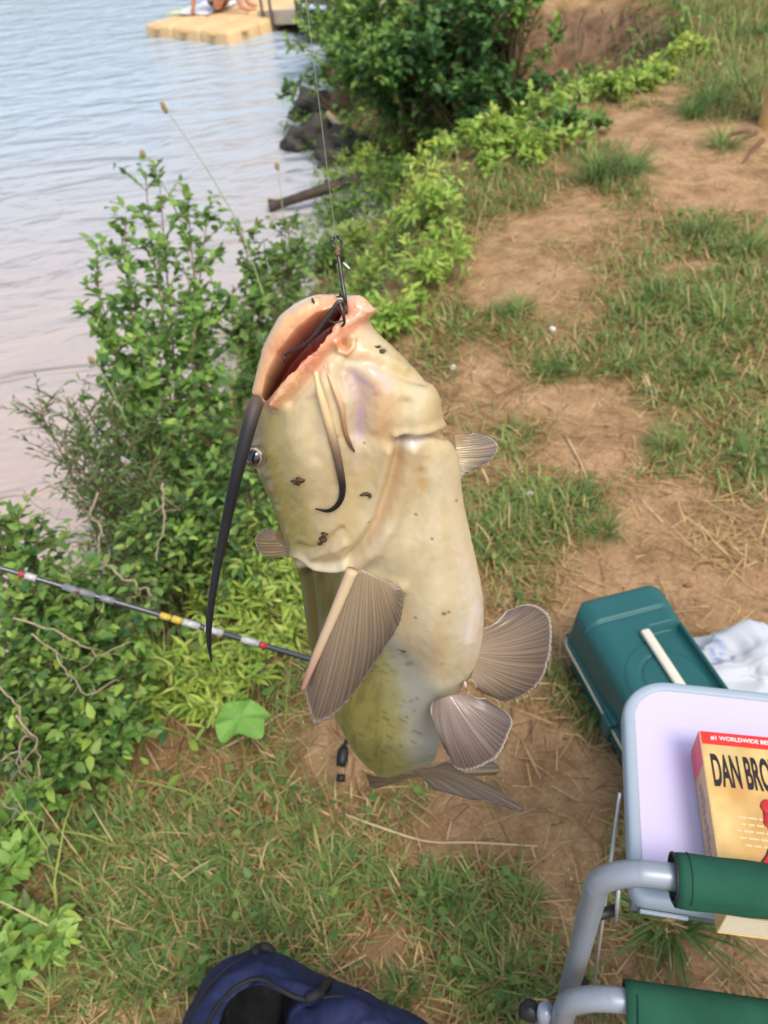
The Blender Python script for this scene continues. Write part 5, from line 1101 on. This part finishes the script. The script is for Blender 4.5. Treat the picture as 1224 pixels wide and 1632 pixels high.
# ------------------------------------------------------------------ rocks, driftwood, dead branches, stalks
M_rock = mat('wet_rock', S(70, 66, 56), .7, noise=.4, nscale=9, bump=.7, bscale=18, bdist=.03)
for k, (x, y, s, lab) in enumerate([(473, 214, .14, 'dark wet rock standing in the water, outermost of the shore rocks'), (510, 205, .24, 'broad mossy rock behind the outermost wet rock'), (545, 225, .20, 'brown rock nearest the driftwood'), (505, 165, .22, 'grey green boulder under the leafy branch'), (555, 160, .2, 'reddish rock beneath the dark bushes'), (530, 240, .13, 'small dark rock at the water line')]):
    p = Z(x, y, WATER_Z + .12); mb = MB(); mb.blob((p[0], p[1], WATER_Z + .04), (s, s * .9, s * .8), 40, 26, .10, None, 700 + k); V = np.array(mb.v); cc_ = np.array([p[0], p[1], WATER_Z + .04]); dv = V - cc_; nn = 1 + .55 * (vnoise(dv[:, 0] / s * 2.1 + k * 7, dv[:, 1] / s * 2.1 + dv[:, 2] / s * 2.7, 31) - .5) + .25 * (vnoise(dv[:, 0] / s * 5 + k, dv[:, 1] / s * 5 + dv[:, 2] / s * 6, 32) - .5); mb.v = [tuple(q) for q in cc_ + dv * nn[:, None]]; mb.solo('shore_rock', M_rock if k != 4 else mat('red_rock', S(128, 98, 82), .8, noise=.35, nscale=9, bump=.6, bscale=18, bdist=.03), lab, 'rock')
def branch(name, pts, r, label, cat, m, group=None, n=24):
    mb = MB(); cv = np.array(catmull([np.array(p) for p in pts], n)); rb_ = np.random.default_rng(int(abs(pts[0][0]) * 1e5) % 9999); ln_ = np.linalg.norm(cv[-1] - cv[0])
    if name == 'dead_branch':
        cv[1:-1] += np.cumsum(rb_.normal(0, .004, (n - 2, 3)), 0) * np.sin(np.linspace(0, math.pi, n - 2))[:, None]; r = [q * .62 for q in r]
        for q in range(4):
            i = int(rb_.integers(4, n - 4)); d = norm(cv[i + 1] - cv[i] + rb_.normal(0, .012, 3)); mb.tube([cv[i], cv[i] + d * ln_ * .10, cv[i] + d * ln_ * .2 + rb_.normal(0, .008, 3)], [r[0] * .5, r[0] * .2], 5)
    mb.tube(cv, r, 7); return mb.solo(name, m, label, cat, group)
branch('driftwood', [Z(522, 182, -.75), Z(536, 196, -.8), Z(556, 216, -.86)], [.035, .03, .02], 'pale driftwood stick leaning on the shore rocks', 'driftwood', M_dead)
M_log = mat('wet_log', S(70, 58, 46), .7, noise=.4, nscale=20, bump=.6, bscale=60, bdist=.01)
branch('fallen_log', [Z(430, 328, -.96), Z(446, 325, -.95), Z(480, 314, -.9), Z(535, 296, -.86), Z(570, 285, -.84)], [.055, .035, .038, .045, .05], 'dark waterlogged branch lying out in the shallows', 'log', M_log)
DB = [([(-10, 797), (40, 790), (95, 785), (145, 803)], [1.65, 1.66, 1.68, 1.7], .0028), ([(156, 785), (143, 830), (150, 865), (158, 885)], [1.62, 1.62, 1.6, 1.58], .0045), ([(145, 890), (190, 903), (228, 930), (252, 968)], [1.50, 1.48, 1.46, 1.46], .0045),
      ([(38, 782), (70, 826), (108, 862), (150, 905)], [1.7, 1.66, 1.6, 1.52], .0022), ([(260, 770), (252, 800), (246, 850), (250, 895)], [1.72, 1.7, 1.68, 1.66], .0045), ([(20, 985), (80, 1000), (130, 1030), (160, 1040), (210, 1022)], [1.3, 1.31, 1.32, 1.33, 1.35], .0030),
      ([(50, 1010), (95, 1040), (140, 1070), (190, 1085)], [1.29, 1.3, 1.31, 1.32], .0026), ([(-5, 1085), (18, 1130), (35, 1190), (52, 1250)], [1.22, 1.23, 1.26, 1.3], .0030), ([(25, 1140), (50, 1165), (62, 1205), (55, 1245)], [1.22, 1.23, 1.26, 1.3], .0030), ([(-5, 1210), (20, 1220), (50, 1248)], [1.22, 1.25, 1.3], .0028),
      ([(5, 1280), (40, 1330), (90, 1400)], [1.2, 1.22, 1.26], .0016)]
DL = ['thin dry twig arching out over the lake', 'forked grey dead stem against the water', 'curved tan dead branch below the rod line', 'long thin dead stem slanting down to the rod', 'bare tan stem rising among the bank shrubs', 'grey dead branch caught in the bush under the rod', 'lower parallel dead branch under the rod', 'long bleached twig standing at the bank corner', 'crooked bleached twig beside the long one', 'short bleached twig lying low at the bank corner', 'dark wiry stem crossing the grass']
for (pts, ds, r_), lb in zip(DB, DL): branch('dead_branch', [P(x, y, d) for (x, y), d in zip(pts, ds)], [r_, r_ * .8, r_ * .55], lb, 'branch', M_dead)
def stalk(pts, d, label, head):
    root = thing('grass_stalk', label, 'grass stalk', P(*pts[-1], d[-1])); mb = MB(); mb.tube(catmull([P(x, y, q) for (x, y), q in zip(pts, d)], 24), [.0010, .0018, .0028], 5); mb.part('stem', mat('stalk_green', S(132, 150, 92), .7), root)
    for k in range(head):
        t = k / max(1, head - 1); p = P(pts[0][0] + (pts[1][0] - pts[0][0]) * .18 * t + 2.0 * math.sin(k * 2.2), pts[0][1] + (pts[1][1] - pts[0][1]) * .18 * t, d[0]); mb = MB(); mb.blob(p, (.006, .005, .009), 8, 6, .1, None, k); mb.part('seed', mat('seed_brown', S(150, 122, 76), .8), root)
stalk([(258, 166), (300, 225), (345, 295), (385, 370), (420, 470)], [2.6, 2.55, 2.5, 2.45, 2.35], 'tall grass stalk with brown seed head leaning over the water', 6)
stalk([(226, 243), (245, 270), (268, 310), (300, 380)], [2.5, 2.48, 2.45, 2.4], 'short brown seed stalk rising above the leaning shrub', 5)
stalk([(441, 262), (447, 300), (452, 350), (460, 420)], [3.0, 2.95, 2.9, 2.8], 'pale seed stalk near the waterlogged branch', 5)
stalk([(144, 572), (160, 590), (180, 625), (205, 680)], [2.1, 2.08, 2.05, 2.0], 'flat topped seed stalk below the leaning shrub', 4)
# broad lobed leaf plant behind the fish
lc = P(382, 1142, 1.34); lp_ = thing('broad_leaf_plant', 'plant with one broad lobed green leaf behind the fish', 'plant', on_ground(400, 1185))
V = [lc]; Fc = []; n = 56
for k in range(n):
    t = 2 * math.pi * k / n; lob = .046 * (1 + .09 * math.cos(5 * t) - .10 * math.cos(t)); wx = lob * 1.05 * math.sin(t); wy = lob * math.cos(t)
    V.append(lc + np.array([wx, wy * .75, .16 * wy - .9 * abs(wx) ** 1.4 - .010 * math.cos(5 * t)]))
for k in range(n): Fc.append((0, 1 + k, 1 + (k + 1) % n))
mb = MB(); mb.add(V, Fc, S(134, 184, 84)); mb.part('leaf', M_leaf, lp_, smooth=True)
for k in range(5):
    t = 2 * math.pi * k / 5; q = np.array(V[1 + int(round(n * k / 5)) % n]); mb = MB(); mb.tube([lc + np.array([0, 0, .0012]), (lc + q) / 2 + np.array([0, 0, .0022]), lc * .08 + q * .92 + np.array([0, 0, .001])], [.0011, .0004], 5, S(168, 204, 120)); mb.part('vein', M_leaf, lp_)
mb = MB(); mb.tube([lc - np.array([0, 0, .001]), lc + np.array([.01, 0, -.05]), on_ground(400, 1185)], .0016, 6); mb.part('stem', M_stem, lp_)
# broad-leaved weeds at the corner of the bank
for k, (x, y, h) in enumerate([(30, 1470, .10), (60, 1520, .08), (20, 1570, .08), (75, 1300, .10), (150, 1240, .12), (30, 1350, .1)]):
    clump('broad_weed', 'fresh green weed with broad oval leaves at the bank corner', 'weed', x, y, 5, .06, h * .8, .030, [S(136, 172, 82), S(112, 150, 70), S(150, 180, 90)], G_LIME, 300 + k, 'broad leaved weeds at the bank corner', 1.1, 110, 12)
# wooden post at the edge of the grass
wp = Z(1216, 205, 0); mb = MB(); r0 = .075; cxp = (wp[0] + r0 + .005, wp[1] + .05)
mb.tube(catmull([(*cxp, -.15), (*cxp, .0), (cxp[0], cxp[1], .3), (cxp[0], cxp[1], .7)], 20), [r0 * 1.25, r0 * 1.02, r0 * .95, r0 * .95], 20); mb.solo('wooden_post', mat('post_wood', S(206, 166, 108), .75, noise=.2, nscale=14, bump=.4, bscale=40, bdist=.004), 'weathered tan wooden post in the grass by the worn earth', 'post')
for k, (a, b) in enumerate([((1205, 212), (1165, 235)), ((1215, 225), (1180, 262)), ((1195, 210), (1150, 218))]):
    p, q = Z(*a, .0), Z(*b, .0); branch('exposed_root', [p + np.array([0, 0, .004]), (p + q) / 2 + np.array([0, 0, .008]), q - np.array([0, 0, .012])], [.013, .009, .004], 'brown root running over bare earth at the post', 'root', mat('root_bark%d' % k, S(120, 86, 64), .9, noise=.3, nscale=40, bump=.5, bscale=80, bdist=.005), 'roots at the post')
# hanging roots on the eroded earth face
rr = np.random.default_rng(77)
for k in range(34):
    x = rr.uniform(862, 1030); y0 = rr.uniform(-5, 60); p = on_ground(x, y0); q = on_ground(x + rr.normal(0, 14), y0 + rr.uniform(30, 70)); off = np.array([-.02, -.10, .0])
    branch('hanging_root', [p + off * .3, (p + q) / 2 + off * 1.2 + rr.normal(0, .04, 3), q + off * rr.uniform(.2, 1.2)], [.0035, .0025, .001], 'thin dry root hanging on the eroded earth face', 'root', M_dead if k % 3 else M_log, 'roots on the earth face', 8)
# small bits on the ground
def bit(name, px_, py_, size, col, label, cat, group=None, h=.4, k=0):
    p = on_ground(px_, py_); p[2] = gz(p[0], p[1]) + size * h * .6; mb = MB(); mb.blob(p, (size, size * .8, size * h), 10, 7, .12, None, 800 + k); mb.solo(name, mat(name + str(k), col, .8, noise=.2, nscale=60), label, cat, group)
for k, (x, y) in enumerate([(880, 533), (722, 591), (845, 790), (1232, 118), (1145, 112)]): bit('clover_flower', x, y, .011 * (1 if y > 300 else 1.8), S(226, 226, 206), 'white clover flower head in the grass', 'flower', 'clover flowers', .8, k)
for k, (x, y, s) in enumerate([(350, 1318, .016), (1045, 1510, .008), (985, 1500, .006), (1095, 940, .010)]): bit('pebble', x, y, s, S(142, 104, 80), 'small brown stone lying on the trodden dirt', 'stone', 'stones on the dirt', .6, 20 + k)
for k, (x, y, s, c_, lb) in enumerate([(838, 1336, .012, S(206, 92, 66), 'small red scrap of leaf on the dirt near the chair'), (436, 1222, .010, S(222, 142, 92), 'orange leaf scrap near the reel knob'), (792, 560, .020, S(176, 128, 92), 'curled brown dead leaf in the clover'), (783, 590, .016, S(206, 178, 120), 'pale tan dead leaf near the clover flower'), (342, 1398, .006, S(232, 224, 212), 'tiny white petal in the grass by the backpack'), (384, 1496, .008, S(230, 222, 210), 'white flake in the grass just above the backpack'), (1000, 540, .022, S(160, 120, 84), 'brown dead leaf among the far grass')]):
    p = on_ground(x, y); p[2] += .008; r_ = np.random.default_rng(900 + k); V, Fc, CC = leaf_mesh_arrays(np.array([p]), r_.normal(0, 1, (1, 3)) * [1, 1, .2], np.array([[.2, .1, 1.]]), np.array([s * 2.2]), np.array([1.0]), np.array([c_])); mb = MB(); mb.add(V, Fc, CC); mb.solo('fallen_leaf', M_leaf, lb, 'leaf')
for k, (pts, r_, lb) in enumerate([([(545, 1300), (600, 1325), (680, 1345), (760, 1352), (860, 1353)], .0022, 'long pale dry stem lying across the dirt below the fish'), ([(1025, 600), (1035, 630), (1042, 655)], .0035, 'pale straw stalk standing in the worn patch'), ([(905, 705), (925, 750), (935, 770)], .0022, 'thin straw stalk leaning in the grass'), ([(330, 1210), (400, 1180), (460, 1135)], .0022, 'dry stem lying by the broad lobed leaf'), ([(690, 1450), (720, 1480), (745, 1510)], .0016, 'short straw stem on the grass near the backpack')]):
    branch('straw_stalk', [on_ground(x, y) + np.array([0, 0, .010 + .012 * (j % 2)]) for j, (x, y) in enumerate(pts)], [r_, r_ * .6], lb, 'straw', mat('dry_straw%d' % k, S(206, 184, 140), .8))
# dry grass heap at the right edge
n = 220; r = np.random.default_rng(950); cpt = on_ground(1190, 850); a = r.uniform(0, 6.28, n); q = .16 * r.uniform(0, 1, n) ** .5; x, y = cpt[0] + q * np.cos(a), cpt[1] + q * np.sin(a) * .8
V, Fc, CC = blades(x, y, height(x, y) + r.uniform(0, .02, n), r.uniform(.05, .14, n), r.uniform(.002, .004, n), r.uniform(1.1, 1.6, n), r.uniform(0, 6.28, n), pick_cols(n, STRAW, r), r.uniform(-.2, .6, n))
o = link('dry_grass_heap', mk_mesh('dry_grass_heap', V - cpt, Fc, CC, False), M_blade); o.location = [float(t) for t in cpt]; tag(o, 'heap of dry dead grass on the bare dirt', 'dry grass')
